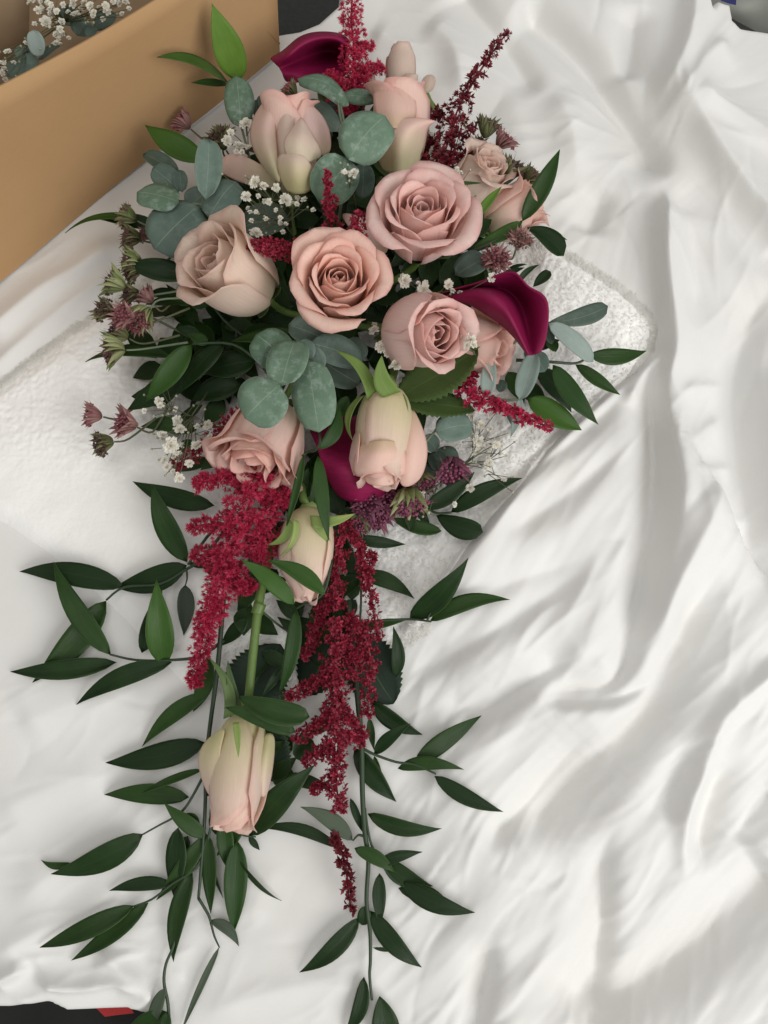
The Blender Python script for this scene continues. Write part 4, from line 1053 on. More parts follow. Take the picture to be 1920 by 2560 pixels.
GROSE = 'roses of the bouquet'
ROSES = {}
def rose(label, c, z, axis, S, kind, m, seed, sepals=(), stem=None, rot=0.0, n=None, opening=1.0, heart_m=None, ruf=0.0, close=1.0, belly=1.0):
    r = random.Random(seed)
    t = thing('rose', label, 'rose', group=GROSE)
    ROSES[' '.join(label.split()[:2])] = t
    A = Vector(axis).normalized()
    cen = G(*c, z)
    X = Vector((0, 0, 1)).cross(A)
    X = X.normalized() if X.length > .05 else Vector((1, 0, 0))
    Y = A.cross(X)
    O = cen - A * (S * .55)
    fr = (O, X, Y, A)
    hm = heart_m or m
    if kind == 'open':
        N = n or 30
        for i in range(N):
            f = i / (N - 1)
            th = rot + i * 2.39996 + r.uniform(-.25, .25)
            rt = .05 + (.60 * opening) * f ** 1.05
            rb = .10 + .36 * f ** .7
            zt = .86 + .16 * math.sin(min(f * 2.2, 1.57)) - .34 * max(0, f - .35) ** 1.3 * opening
            span = 2.0 - 1.05 * min(1, f * 1.5) + r.uniform(-.08, .08)
            kap = 2.3 * max(0, f - .18) ** .9 * r.uniform(.85, 1.2)
            lip = .06 + .24 * f ** 1.2
            petal(t, fr, S, th, rb, rt, zt, span, lip, kap, hm if f < .3 else m, r, spiral=.13 if f < .6 else .05, edge=.04 + .05 * f, tip=.02 + .05 * f)
    elif kind == 'cup':
        N = n or 22
        for i in range(N):
            f = i / (N - 1)
            th = rot + i * 2.39996 + r.uniform(-.25, .25)
            rt = .05 + (.42 * opening) * f ** 1.0
            rb = .10 + .36 * f ** .6
            zt = .92 + .12 * math.sin(min(f * 2, 1.57)) - .22 * max(0, f - .4) * opening
            span = 2.0 - .85 * min(1, f * 1.3) + r.uniform(-.08, .08)
            kap = 2.4 * max(0, f - .25) * r.uniform(.8, 1.25)
            lip = .05 + .22 * f ** 1.3
            petal(t, fr, S, th, rb, rt, zt, span, lip, kap, hm if f < .3 else m, r, spiral=.12 if f < .6 else .04, edge=.03 + .05 * f, tip=.02 + .06 * f, ruf=ruf)
    else:                                             # bud: a closed, pointed body with a few opening petals
        N = n or 13
        for i in range(N):
            f = i / (N - 1)
            th = rot + i * 2.39996 + r.uniform(-.2, .2)
            rt = .04 + .20 * opening * close * f ** .9
            rb = (.09 + .22 * f ** .55) * belly
            zt = 1.0 - .06 * f - r.uniform(0, .04) * f
            span = 2.1 - .8 * f
            kap = 2.2 * max(0, f - .45) * opening * r.uniform(.7, 1.3)
            lip = .04 + .12 * f
            petal(t, fr, S, th, rb, rt, zt, span, lip, kap, hm if f < .3 else m, r, spiral=.10, edge=.015 + .02 * f, tip=.05)
    # green cup under the flower
    Vv, nseg = [], 10
    for k, (rr, zz) in enumerate([(.02, -.14), (.075, -.12), (.10, -.05), (.13, .0), (.10, .03)]):
        for q in range(nseg):
            a = 6.2832 * q / nseg
            Vv.append(O + (X * math.cos(a) * rr + Y * math.sin(a) * rr + A * zz) * S)
    fcs = [(k * nseg + q, k * nseg + (q + 1) % nseg, (k + 1) * nseg + (q + 1) % nseg, (k + 1) * nseg + q) for k in range(4) for q in range(nseg)]
    mesh('calyx', Vv, fcs, M['sepal'], t)
    for sp in sepals:
        (bp_, tp_, w, zz, kw) = sp
        kw = dict(kw); mm = kw.pop('m', 'sepal')
        lf(t, bp_, tp_, w, zz[0], zz[1], mm, kw.pop('kind', 'sepal'), name='sepal', **kw)
    if not sepals:
        for q in range(5):
            a = rot + 6.2832 * q / 5 + r.uniform(-.2, .2)
            dv = X * math.cos(a) + Y * math.sin(a)
            leaf(t, O + dv * .10 * S, O + (dv * .42 + A * r.uniform(-.05, .2)) * S, .16 * S, 'sepal_dark', 'sepal', arch=-.12, name='sepal', seed=seed + q, nv=8, nu=5)
    if stem:
        tube('stem', [O - A * (.10 * S)] + [G(*q) for q in stem], (.0030, .0034), M['stem'], t, 8)
    else:
        e = Vector((G(800, 800, .02))) if c[1] < 1250 else O - A * .03
        tube('stem', [O - A * (.10 * S), O - A * (.10 * S + .015) - Vector((0, 0, .004)), (O - A * .03) * .55 + e * .45], (.0026, .0026), M['stem'], t, 7)
    return t

rose('large fully open pink rose, biggest bloom of the bouquet', (1052, 562), .100, (.07, .13, 1), .0465, 'open', 'pink', 11, rot=.6, n=23)
rose('open peach rose facing up in the centre with a dark eye', (846, 716), .105, (.10, -.05, 1), .0425, 'open', 'peach', 23, rot=2.4, n=25)
rose('beige rose turned left beside the blue green eucalyptus', (588, 690), .088, (-.55, .08, .83), .055, 'cup', 'beige', 31, rot=.3, n=15, opening=1.12)
rose('pink rose facing lower right above the olive serrated leaf', (1052, 832), .088, (.50, -.42, .78), .053, 'cup', 'pink', 47, rot=1.4, n=17, opening=.85, heart_m='pink')
rose('small peach pink rose half hidden behind the right magenta calla', (1180, 858), .052, (.75, -.35, .35), .046, 'cup', 'blush', 53, rot=2.0, n=13, opening=.9)
rose('tall half open pink rose pointing up at the upper left', (722, 365), .070, (-.02, .90, .42), .066, 'bud', 'blush', 61, rot=1.2, n=15, opening=1.25)
rose('tall peach rose with flared petals pointing up beside the round eucalyptus', (1002, 322), .062, (-.02, .93, .36), .062, 'bud', 'blush', 71, rot=.4, n=14, opening=1.5)
rose('small cream rosebud at the very top beside the crimson plume', (1000, 178), .040, (.0, .96, .25), .036, 'bud', 'pale', 83, rot=.2, n=12, opening=1.1)
rose('pale pink rose at the upper right behind the burgundy plume', (1188, 458), .052, (.45, .25, .85), .042, 'cup', 'pale', 97, rot=1.0, n=20, opening=.9)
rose('peach rose mostly hidden behind the glossy ruscus at the upper right', (1280, 535), .042, (.80, .35, .45), .040, 'cup', 'blush', 101, rot=.5, n=14)
rose('ruffled dusky pink rose facing down beneath the central eucalyptus', (662, 1092), .055, (-.30, -.88, .32), .053, 'cup', 'blush', 113, rot=.9, n=24, opening=1.15, ruf=.035)
rose('opening cream and peach rosebud with two raised green sepals', (962, 1090), .062, (-.05, -.97, .12), .069, 'bud', 'bud', 127, rot=1.9, n=12, opening=.95, close=.85, belly=.98,
     sepals=[((930, 990), (840, 876), 36, (.075, .09), {'bend': .12, 'twist': .2}), ((980, 986), (955, 890), 52, (.08, .098), {'bend': -.15}), ((905, 990), (880, 1100), 26, (.07, .07), {'m': 'sepal', 'roll': .8, 'bend': .2}), ((1000, 990), (1020, 1040), 22, (.07, .07), {})],
     stem=[(985, 930, .05), (975, 860, .03)])
rose('pale closed rosebud in the middle of the trailing tail', (768, 1388), .042, (-.03, -.95, .12), .064, 'bud', 'bud', 131, rot=2.8, n=12, opening=.8, close=.75,
     sepals=[((777, 1303), (887, 1283), 32, (.06, .062), {'bend': .12}), ((728, 1303), (668, 1362), 24, (.055, .05), {'bend': -.2}), ((790, 1310), (828, 1360), 22, (.06, .05), {}), ((740, 1300), (700, 1390), 16, (.062, .055), {'bend': -.15})],
     stem=[(760, 1250, .04), (750, 1180, .03)])
rose('lowest pale rosebud hanging at the end of a thick green stem', (597, 1932), .030, (-.05, -.96, .22), .073, 'bud', 'bud', 149, rot=.9, n=13, opening=1.0, close=.85, belly=.86,
     sepals=[((572, 1792), (523, 1645), 28, (.045, .05), {'m': 'sepal_dark', 'bend': .14}), ((590, 1766), (569, 1652), 28, (.045, .05), {'m': 'sepal_dark'}), ((590, 1806), (596, 1894), 16, (.058, .062), {'m': 'sepal'}), ((620, 1790), (655, 1740), 24, (.045, .045), {'m': 'sepal_dark'})],
     stem=[(622, 1740, .042), (634, 1620, .036), (646, 1520, .034), (660, 1440, .03), (690, 1330, .02)])

def cage(t, m, rows, name='petal'):
    """a single big petal from a cage of control points, base row first"""
    nu = len(rows[0]); nv = len(rows)
    Vv = [G(px, py, z) for row in rows for (px, py, z) in row]
    uv = [(i / (nu - 1), j / (nv - 1)) for j in range(nv) for i in range(nu)]
    return mesh(name, Vv, grid_faces(nu, nv), M[m], t, uv, thick=.0005, subsurf=3)
tall, flared, small, opening_bud, lowest = ROSES['tall half'], ROSES['tall peach'], ROSES['small cream'], ROSES['opening cream'], ROSES['lowest pale']
cage(ROSES['large fully'], 'pink', [[(965, 650, .07), (975, 605, .085), (980, 560, .08)], [(905, 610, .072), (922, 578, .086), (934, 548, .08)], [(850, 540, .072), (862, 531, .078), (884, 538, .076)]])
cage(tall, 'blush', [[(688, 452, .085), (694, 456, .09), (702, 455, .092)], [(646, 405, .08), (672, 402, .100), (694, 402, .095)], [(620, 345, .078), (656, 340, .102), (690, 340, .094)],
                     [(632, 290, .078), (662, 285, .100), (686, 290, .092)], [(664, 246, .078), (690, 238, .085), (706, 260, .086)]])
cage(tall, 'pale', [[(694, 458, .08), (712, 462, .086), (732, 458, .086)], [(686, 380, .085), (708, 380, .101), (730, 380, .098)], [(682, 300, .085), (708, 300, .103), (734, 310, .098)], [(688, 246, .082), (714, 234, .09), (740, 262, .086)]])
cage(tall, 'pale', [[(720, 404, .10), (760, 410, .108), (808, 396, .09)], [(702, 356, .107), (752, 365, .116), (804, 370, .094)], [(726, 328, .106), (756, 328, .114), (784, 345, .098)], [(748, 296, .102), (754, 294, .104), (762, 302, .102)]])
cage(tall, 'pink', [[(800, 388, .08), (812, 390, .078), (828, 380, .07)], [(768, 330, .092), (798, 330, .091), (828, 335, .075)], [(750, 292, .09), (780, 288, .093), (810, 290, .078)], [(734, 246, .085), (755, 238, .088), (780, 264, .08)]])
cage(tall, 'bud', [[(715, 482, .085), (748, 488, .094), (786, 476, .085)], [(692, 430, .095), (740, 438, .113), (786, 425, .098)], [(692, 390, .098), (735, 398, .115), (772, 405, .104)], [(710, 384, .10), (738, 380, .108), (764, 393, .106)]])
cage(tall, 'blush', [[(700, 474, .06), (705, 456, .065), (700, 443, .07)], [(625, 466, .055), (640, 430, .068), (640, 402, .07)], [(572, 444, .05), (590, 415, .062), (590, 382, .07)], [(530, 416, .05), (548, 404, .056), (566, 386, .06)]])
cage(flared, 'blush', [[(950, 428, .055), (998, 440, .082), (1046, 424, .055)], [(942, 372, .07), (1005, 376, .103), (1064, 364, .07)], [(950, 328, .082), (1015, 330, .106), (1066, 324, .082)], [(980, 308, .094), (1035, 306, .103), (1080, 306, .086)], [(1000, 297, .094), (1046, 293, .097), (1100, 304, .078)]])
cage(flared, 'peach', [[(946, 316, .085), (985, 322, .099), (1034, 316, .085)], [(936, 270, .085), (985, 275, .104), (1044, 275, .085)], [(932, 225, .08), (985, 230, .098), (1036, 235, .08)], [(942, 210, .078), (985, 214, .092), (1034, 219, .076)]])
cage(small, 'pale', [[(1006, 222, .045), (1025, 228, .048), (1042, 216, .045)], [(1004, 200, .05), (1025, 195, .056), (1044, 192, .05)], [(1012, 187, .05), (1030, 184, .053), (1046, 186, .05)]])
cage(small, 'sepal', [[(1078, 276, .04), (1086, 278, .042), (1094, 266, .04)], [(1060, 250, .042), (1068, 248, .046), (1078, 250, .045)], [(1048, 228, .045), (1060, 226, .05), (1074, 230, .048)]], 'sepal')
cage(small, 'pale', [[(1046, 232, .045), (1060, 234, .05), (1074, 232, .048)], [(1052, 205, .045), (1072, 212, .054), (1088, 218, .048)], [(1064, 188, .045), (1078, 186, .048), (1090, 193, .045)]])
cage(small, 'pale', [[(912, 220, .05), (928, 224, .053), (944, 216, .05)], [(918, 190, .05), (927, 192, .053), (938, 198, .05)], [(926, 166, .05), (928, 165, .05), (931, 170, .05)]])
cage(opening_bud, 'peach', [[(1010, 1028, .06), (1020, 1016, .062), (1030, 1014, .06)], [(1008, 1090, .068), (1035, 1085, .073), (1054, 1062, .062)], [(996, 1150, .068), (1035, 1150, .075), (1072, 1116, .06)], [(996, 1195, .062), (1030, 1200, .066), (1064, 1172, .055)], [(1004, 1216, .055), (1022, 1218, .056), (1048, 1202, .052)]])
cage(opening_bud, 'peach', [[(898, 1108, .072), (955, 1096, .0885), (1010, 1106, .072)], [(886, 1140, .070), (952, 1130, .090), (1016, 1138, .070)], [(880, 1174, .066), (930, 1160, .087), (1020, 1164, .066)], [(892, 1200, .061), (946, 1174, .083), (1014, 1198, .062)]])
cage(opening_bud, 'peach', [[(912, 1150, .066), (950, 1150, .078), (995, 1150, .066)], [(906, 1182, .064), (950, 1190, .080), (998, 1186, .064)], [(914, 1210, .060), (948, 1216, .073), (988, 1214, .060)]])
cage(opening_bud, 'pink', [[(885, 1085, .06), (893, 1080, .07), (902, 1080, .078)], [(874, 1130, .058), (884, 1132, .068), (896, 1130, .076)], [(872, 1165, .056), (882, 1172, .064), (894, 1165, .072)], [(878, 1186, .054), (885, 1190, .060), (893, 1186, .066)]])
cage(lowest, 'bud', [[(548, 1826, .034), (556, 1820, .04), (564, 1826, .042)], [(506, 1856, .03), (530, 1862, .041), (550, 1870, .043)], [(492, 1900, .028), (520, 1910, .041), (548, 1920, .042)], [(504, 1950, .028), (525, 1956, .039), (545, 1962, .039)], [(522, 1990, .028), (534, 1996, .034), (545, 1994, .034)]])
cage(lowest, 'bud', [[(660, 1836, .03), (672, 1832, .031), (688, 1836, .026)], [(652, 1890, .040), (670, 1890, .043), (686, 1890, .028)], [(646, 1950, .040), (662, 1956, .042), (678, 1946, .028)], [(648, 1988, .032), (658, 1994, .034), (668, 1988, .028)]])

q0 = G(646, 1522, .034)
tube('stem_node', [q0 + Vector((.0012, .004, 0)), q0, q0 - Vector((.0012, .004, 0))], (.0046, .0042), M['stem'], lowest, 8, 2)
tube('thorn_twig', [q0, G(700, 1565, .02), G(735, 1588, .016)], (.0011, .0006), M['stem_dark'], lowest, 5)

# ------------------------------------------------------------------ calla lilies: cages of control points, smoothed
GC = 'magenta calla lilies'
def calla(label, rows, stem):
    t = thing('calla_lily', label, 'calla lily', group=GC)
    nu = len(rows[0]); nv = len(rows)
    Vv = [G(px, py, z) for row in rows for (px, py, z) in row]
    uv = [(j / (nv - 1), i / (nu - 1)) for j in range(nv) for i in range(nu)]
    mesh('spathe', Vv, grid_faces(nu, nv), M['calla'], t, uv, thick=.0011, subsurf=3)
    tube('stem', [G(*q) for q in stem], (.0045, .004), M['stem'], t, 8)
calla('magenta calla lily at the right of the bouquet with a drooping tip', [
    [(1112, 756, .075), (1165, 752, .083), (1212, 784, .085), (1248, 806, .082), (1285, 840, .08), (1318, 886, .076)],
    [(1126, 748, .09), (1198, 720, .114), (1244, 730, .124), (1270, 766, .122), (1288, 815, .112), (1320, 888, .088)],
    [(1108, 738, .078), (1192, 712, .068), (1264, 726, .050), (1296, 760, .050), (1314, 815, .060), (1328, 888, .08)],
    [(1102, 732, .085), (1215, 703, .092), (1275, 701, .092), (1315, 730, .084), (1348, 800, .09), (1340, 884, .085)],
    [(1096, 733, .08), (1222, 700, .094), (1290, 662, .106), (1316, 728, .100), (1384, 730, .100), (1362, 882, .082)]],
    [(1105, 742, .075), (1060, 770, .05), (1000, 800, .03)])
calla('magenta calla lily at the top beside the cardboard box', [
    [(668, 146, .055), (708, 132, .06), (742, 92, .06), (790, 78, .06), (852, 82, .06), (872, 98, .06)],
    [(690, 158, .066), (722, 143, .085), (750, 113, .09), (795, 95, .09), (845, 95, .085), (868, 120, .075)],
    [(700, 172, .058), (735, 150, .05), (765, 137, .03), (800, 115, .022), (845, 115, .022), (868, 140, .045)],
    [(707, 185, .062), (740, 176, .068), (775, 172, .055), (810, 165, .045), (840, 160, .042), (868, 160, .05)],
    [(714, 208, .05), (745, 204, .06), (790, 210, .06), (820, 210, .055), (850, 195, .05), (870, 184, .05)]],
    [(800, 190, .045), (810, 260, .03), (820, 340, .03)])
calla('magenta calla lily behind the opening bud below the centre', [
    [(766, 1072, .03), (800, 1045, .03), (850, 1025, .03), (920, 1015, .03), (985, 1035, .03)],
    [(785, 1090, .048), (825, 1090, .028), (870, 1080, .025), (930, 1080, .03), (1005, 1090, .03)],
    [(798, 1140, .055), (835, 1140, .062), (880, 1130, .055), (940, 1130, .045), (1015, 1140, .035)],
    [(817, 1198, .046), (850, 1198, .062), (895, 1202, .066), (945, 1197, .052), (1010, 1187, .035)],
    [(846, 1244, .030), (873, 1252, .042), (905, 1256, .042), (945, 1250, .036), (1000, 1220, .026)]],
    [(830, 1060, .03), (820, 1000, .03), (815, 940, .03)])

# ------------------------------------------------------------------ astilbe plumes
def star_mesh(name, n, ln, wd, lift, seed, m):
    r = random.Random(seed)
    Vv, Fv = [], []
    for k in range(n):
        a = 6.2832 * k / n + r.uniform(-.35, .35)
        el = r.uniform(lift[0], lift[1])
        d = Vector((math.cos(a) * math.cos(el), math.sin(a) * math.cos(el), math.sin(el)))
        s = Vector((-math.sin(a), math.cos(a), 0))
        L = ln * r.uniform(.75, 1.2)
        k0 = len(Vv)
        up = d.cross(s)
        Vv += [Vector((0, 0, 0)), d * L * .55 + s * wd + up * wd * .4, d * L, d * L * .55 - s * wd + up * wd * .4]
        Fv += [(k0, k0 + 1, k0 + 2, k0 + 3)]
    me = bpy.data.meshes.new(name)
    me.from_pydata([tuple(v) for v in Vv], [], Fv)
    me.materials.append(m)
    return me
STAR = {}
for mk in ('crimson', 'burgundy', 'ruby'):
    STAR[mk, 'spiky'] = [star_mesh('floret', 16, 1.0, .10, (-.2, 1.4), s_, M[mk]) for s_ in (1, 2, 3)]
    STAR[mk, 'beady'] = [star_mesh('floret', 9, .9, .26, (-.2, 1.3), s_, M[mk]) for s_ in (4, 5, 6)]
GA = 'crimson astilbe plumes'
def astilbe(label, branches, m='crimson', style='spiky', seed=0, size=11, stem=None, group=GA, limit=300):
    """branches: list of (points (px,py,z), radius start px, radius end px, florets)"""
    r = random.Random(seed)
    t = thing('astilbe_plume', label, 'astilbe', group=group)
    lines, spots = [], []
    for pts, r0, r1, n in branches:
        n = int(n * (3.8 if style == 'spiky' else 3.0 if size < 12 else 1.7))
        w = smooth_line([G(*q) for q in pts], 6)
        lines.append((pts, w))
        for i in range(n):
            k = (i + r.random()) / n * (len(w) - 1.001)
            a = int(k); f = k - a
            p = w[a] * (1 - f) + w[a + 1] * f
            d = (w[a + 1] - w[a]).normalized()
            up = (Vector((0, 0, 1)) - d * d.z).normalized(); s = d.cross(up)
            an = r.uniform(-1.9, 1.9)
            rad = (r0 + (r1 - r0) * k / len(w)) * mpp(p.z) * r.uniform(.05, 1.0) ** .7
            o = up * math.cos(an) + s * math.sin(an)
            spots.append((p + o * rad * (1 if abs(an) > .9 else .8), (o + d * r.uniform(0, .6) + Vector((0, 0, .15))).normalized(), size * (1.18 if style == 'spiky' else 1.05) * r.uniform(.65, 1.3) * mpp(p.z) * (1 - .25 * k / len(w))))
    join_tubes('stem', [([v for v in w[::3]] + [w[-1]], (.0011, .0006)) for _, w in lines], M['stem_red'], t)
    r.shuffle(spots)
    ms = STAR[m, style]
    for p, d, sc in spots[:limit]:
        o = bpy.data.objects.new('floret', r.choice(ms))
        C.objects.link(o)
        o.parent = t
        q = d.to_track_quat('Z', 'Y').to_matrix().to_4x4() @ Matrix.Rotation(r.uniform(0, 6.28), 4, 'Z')
        o.matrix_local = Matrix.Translation(p) @ q @ Matrix.Scale(sc, 4)
    if len(spots) > limit:
        Vv, Fv = [], []
        for p, d, sc in spots[limit:]:
            me = r.choice(ms); k = len(Vv)
            q = d.to_track_quat('Z', 'Y').to_matrix()
            Vv += [p + q @ (v.co * sc) for v in me.vertices]
            Fv += [tuple(i + k for i in f.vertices) for f in me.polygons]
        o = mesh('florets', Vv, Fv, ms[0].materials[0], t, smooth=False); o['kind'] = 'stuff'
    return t
astilbe('crimson astilbe plume at the very top beside the magenta calla', [
    ([(860, 290, .05), (880, 200, .06), (885, 120, .065), (878, 50, .06), (882, -40, .055)], 52, 22, 150), ([(885, 200, .06), (920, 180, .06), (955, 168, .055)], 34, 12, 36),
    ([(880, 140, .065), (912, 122, .065), (925, 112, .06)], 22, 12, 20), ([(890, 230, .055), (850, 215, .06), (815, 190, .062)], 34, 20, 46), ([(840, 250, .04), (850, 290, .04)], 40, 30, 20)], 'crimson', 'spiky', 1, 11)
astilbe('dark burgundy astilbe plume reaching up over the sheet at the upper right', [
    ([(1090, 430, .06), (1115, 370, .07), (1135, 300, .07), (1155, 250, .065)], 44, 30, 78), ([(1155, 250, .065), (1190, 195, .06), (1225, 140, .055), (1268, 82, .05)], 22, 9, 34),
    ([(1120, 350, .07), (1155, 335, .07), (1185, 318, .065)], 16, 8, 14), ([(1100, 400, .07), (1140, 395, .07), (1178, 385, .065)], 16, 8, 14), ([(1060, 270, .055), (1050, 300, .055), (1045, 250, .055)], 14, 10, 14), ([(1070, 300, .06), (1100, 280, .06)], 14, 10, 10), ([(1075, 340, .06), (1070, 400, .055)], 20, 16, 18)], 'burgundy', 'beady', 2, 17)
astilbe('thin crimson astilbe spike standing just above the central peach rose', [([(830, 590, .085), (826, 530, .095), (820, 480, .105), (817, 432, .108)], 24, 8, 46)], 'ruby', 'beady', 3, 14)
astilbe('short crimson astilbe spike between the peach rose and the large pink rose', [([(905, 650, .10), (893, 610, .112), (893, 570, .115), (897, 535, .112)], 30, 12, 52)], 'ruby', 'beady', 4, 14)
astilbe('crimson astilbe tuft lying between the beige rose and the peach rose', [([(760, 640, .095), (710, 625, .11), (660, 620, .115), (622, 615, .112)], 40, 14, 84)], 'ruby', 'beady', 5, 10.5)
astilbe('crimson astilbe spike under the baby breath at the lower left', [([(640, 1020, .035), (580, 1065, .036), (520, 1115, .034), (436, 1165, .03)], 36, 16, 80)], 'ruby', 'spiky', 6, 11)
astilbe('thick feathery crimson astilbe plume hanging on the left of the tail', [
    ([(690, 1150, .03), (640, 1230, .045), (600, 1320, .045), (565, 1420, .04), (535, 1510, .034), (508, 1590, .028), (487, 1712, .022)], 76, 12, 250), ([(640, 1190, .045), (560, 1195, .045), (488, 1212, .04)], 40, 14, 50),
    ([(650, 1200, .045), (690, 1240, .045), (712, 1260, .04)], 40, 20, 34), ([(590, 1310, .045), (530, 1310, .042), (478, 1318, .036)], 32, 12, 30), ([(560, 1390, .042), (520, 1390, .038), (483, 1385, .03)], 26, 12, 22), ([(570, 1420, .042), (610, 1460, .038), (620, 1475, .035)], 34, 14, 30),
    ([(650, 1290, .045), (660, 1350, .042), (640, 1400, .04)], 50, 34, 50), ([(720, 1180, .03), (728, 1200, .032)], 26, 18, 16)], 'crimson', 'spiky', 7, 13)
astilbe('long beaded crimson astilbe plume hanging down the right of the tail', [
    ([(858, 1290, .036), (846, 1380, .036), (842, 1460, .034), (838, 1520, .032)], 26, 24, 60), ([(842, 1550, .03), (838, 1620, .032), (845, 1700, .032), (838, 1780, .03), (846, 1860, .028), (838, 1930, .026), (850, 2028, .022)], 40, 18, 170),
    ([(880, 1330, .034), (908, 1410, .032), (925, 1480, .028), (945, 1600, .022)], 16, 13, 56), ([(835, 1500, .03), (800, 1540, .028), (780, 1600, .024), (762, 1645, .02)], 22, 9, 44), ([(870, 1540, .032), (905, 1580, .03), (925, 1640, .026), (922, 1720, .024), (920, 1790, .02)], 22, 14, 66),
    ([(830, 1680, .03), (780, 1710, .026), (718, 1742, .022)], 20, 11, 34), ([(830, 1780, .028), (790, 1810, .026), (738, 1852, .02)], 24, 14, 34), ([(860, 1830, .026), (890, 1850, .022), (908, 1856, .02)], 18, 12, 18), ([(860, 1600, .03), (890, 1640, .03), (885, 1700, .028)], 20, 16, 26),
    ([(830, 1860, .026), (800, 1880, .022), (760, 1905, .018)], 24, 14, 26), ([(850, 1780, .028), (880, 1800, .026), (912, 1842, .02)], 20, 12, 22), ([(842, 1940, .024), (800, 1965, .02), (780, 1972, .018)], 18, 10, 16), ([(905, 1390, .03), (930, 1390, .024), (928, 1430, .022)], 12, 8, 10)], 'ruby', 'beady', 8, 11.5)
astilbe('small crimson astilbe tip dangling below the long beaded plume', [([(832, 2092, .016), (852, 2125, .018), (866, 2180, .018), (870, 2225, .016), (879, 2278, .014)], 13, 7, 34)], 'burgundy', 'beady', 9, 15)
astilbe('crimson astilbe spike pointing lower right over a bright ruscus leaf', [([(1150, 930, .055), (1175, 990, .058), (1240, 1010, .055), (1300, 1040, .05), (1378, 1070, .04)], 34, 9, 96), ([(1165, 960, .055), (1180, 930, .055)], 18, 10, 12)], 'crimson', 'beady', 10, 15)

# ------------------------------------------------------------------ astrantia
GS = 'astrantia stems'
def bead_dome(O, X, Y, A, R, n, r, m, parent):
    """domed cushion of tiny florets with thread-like stamens: nobody could count it"""
    Vv, Fv = [], []
    for k in range(n):
        f = (k + .5) / n
        el = math.acos(1 - f * .95); a = k * 2.39996 + r.uniform(-.2, .2)
        d = X * (math.sin(el) * math.cos(a)) + Y * (math.sin(el) * math.sin(a)) + A * (math.cos(el) * .62)
        c = O + d * R * r.uniform(.85, 1.05)
        h = R * .12 * r.uniform(.8, 1.25)
        dn = d.normalized(); s1 = dn.orthogonal().normalized(); s2 = dn.cross(s1)
        k0 = len(Vv)
        Vv += [c + dn * h, c + s1 * h, c + s2 * h, c - s1 * h, c - s2 * h, c - dn * h]
        Fv += [(k0, k0 + 1, k0 + 2), (k0, k0 + 2, k0 + 3), (k0, k0 + 3, k0 + 4), (k0, k0 + 4, k0 + 1), (k0 + 5, k0 + 2, k0 + 1), (k0 + 5, k0 + 3, k0 + 2), (k0 + 5, k0 + 4, k0 + 3), (k0 + 5, k0 + 1, k0 + 4)]
        if k % 2 == 0:
            k0 = len(Vv); tpt = c + (dn + Vector((r.uniform(-.4, .4), r.uniform(-.4, .4), r.uniform(-.2, .4)))) * R * .5
            Vv += [c + s1 * h * .16, c - s1 * h * .16, tpt]; Fv += [(k0, k0 + 1, k0 + 2)]
        k0 = len(Vv); b_ = O + A * R * .05
        Vv += [c + s2 * h * .2, c - s2 * h * .2, b_]; Fv += [(k0, k0 + 1, k0 + 2)]
    o = mesh('florets', Vv, Fv, M[m], parent, smooth=False)
    o['kind'] = 'stuff'
    return o
def astrantia(label, heads, seed):
    """heads: (px, py, z, axis (image x, image up, towards camera), size px, bract, florets, stem root px)"""
    r = random.Random(seed)
    t = thing('astrantia', label, 'astrantia', group=GS)
    for px, py, z, ax, sz, bm, fm, root in heads:
        A = (Vector(ax)).normalized()
        O = G(px, py, z); R = sz * .90 * mpp(O.z)
        O = O - A * R * .62
        X = A.orthogonal().normalized(); Y = A.cross(X)
        nb_ = 17
        tube('stalk', [O - A * R * .05, O - A * R * .8, G(*root)], (.0007, .0010), M['stem_grey'] if bm == 'bract_green' else M['stem_twig'], t, 5)
        opn = r.uniform(.62, .85)
        for k in range(nb_):
            a = 6.2832 * k / nb_ + r.uniform(-.1, .1)
            dv = X * math.cos(a) + Y * math.sin(a)
            T = O + dv * R * opn * r.uniform(.9, 1.12) + A * R * r.uniform(.72, 1.08)
            leaf(t, O + dv * R * .07, T, R * .27, bm, 'lance', arch=.20, cup=.1, name='bract', nv=7, nu=3, seed=seed * 50 + k, roll=math.atan2(0, 1))
        bead_dome(O + A * R * .52, X, Y, A, R * .66, 70, r, fm, t)
    return t
B_, O_, K_, U_ = 'bract_green', 'bract_olive', 'bract_pink', 'bract_purple'
fb_, fp_, fu_ = 'floret_brown', 'floret_pink', 'floret_purple'
astrantia('upper green and brown astrantia heads stacked left of the eucalyptus', [
    (312, 540, .045, (-.9, .25, .3), 56, B_, fb_, (400, 545, .035)), (322, 596, .045, (-.9, -.1, .5), 54, O_, fb_, (440, 600, .03)), (362, 586, .035, (-.5, .1, .6), 42, K_, fb_, (440, 600, .03)),
    (322, 650, .050, (-.9, .1, .35), 58, B_, fb_, (430, 640, .03)), (326, 684, .045, (-.8, -.4, .4), 50, O_, fb_, (430, 690, .03))], 1)
astrantia('lower brown and pink astrantia heads fanning left of the beige rose', [
    (282, 706, .050, (-.9, .35, .3), 62, B_, fb_, (480, 722, .04)), (322, 738, .042, (-.7, -.2, .5), 46, O_, fb_, (440, 740, .03)), (362, 738, .042, (-.6, .5, .35), 46, K_, fb_, (440, 745, .03)), (258, 776, .052, (-.7, .1, .75), 58, O_, fb_, (340, 790, .035)),
    (306, 790, .06, (-.55, -.05, .7), 60, K_, fp_, (475, 770, .04)), (356, 796, .05, (-.5, -.85, .25), 58, B_, fp_, (480, 745, .04)), (340, 812, .04, (-.3, -.6, .5), 44, K_, fp_, (470, 840, .03))], 2)
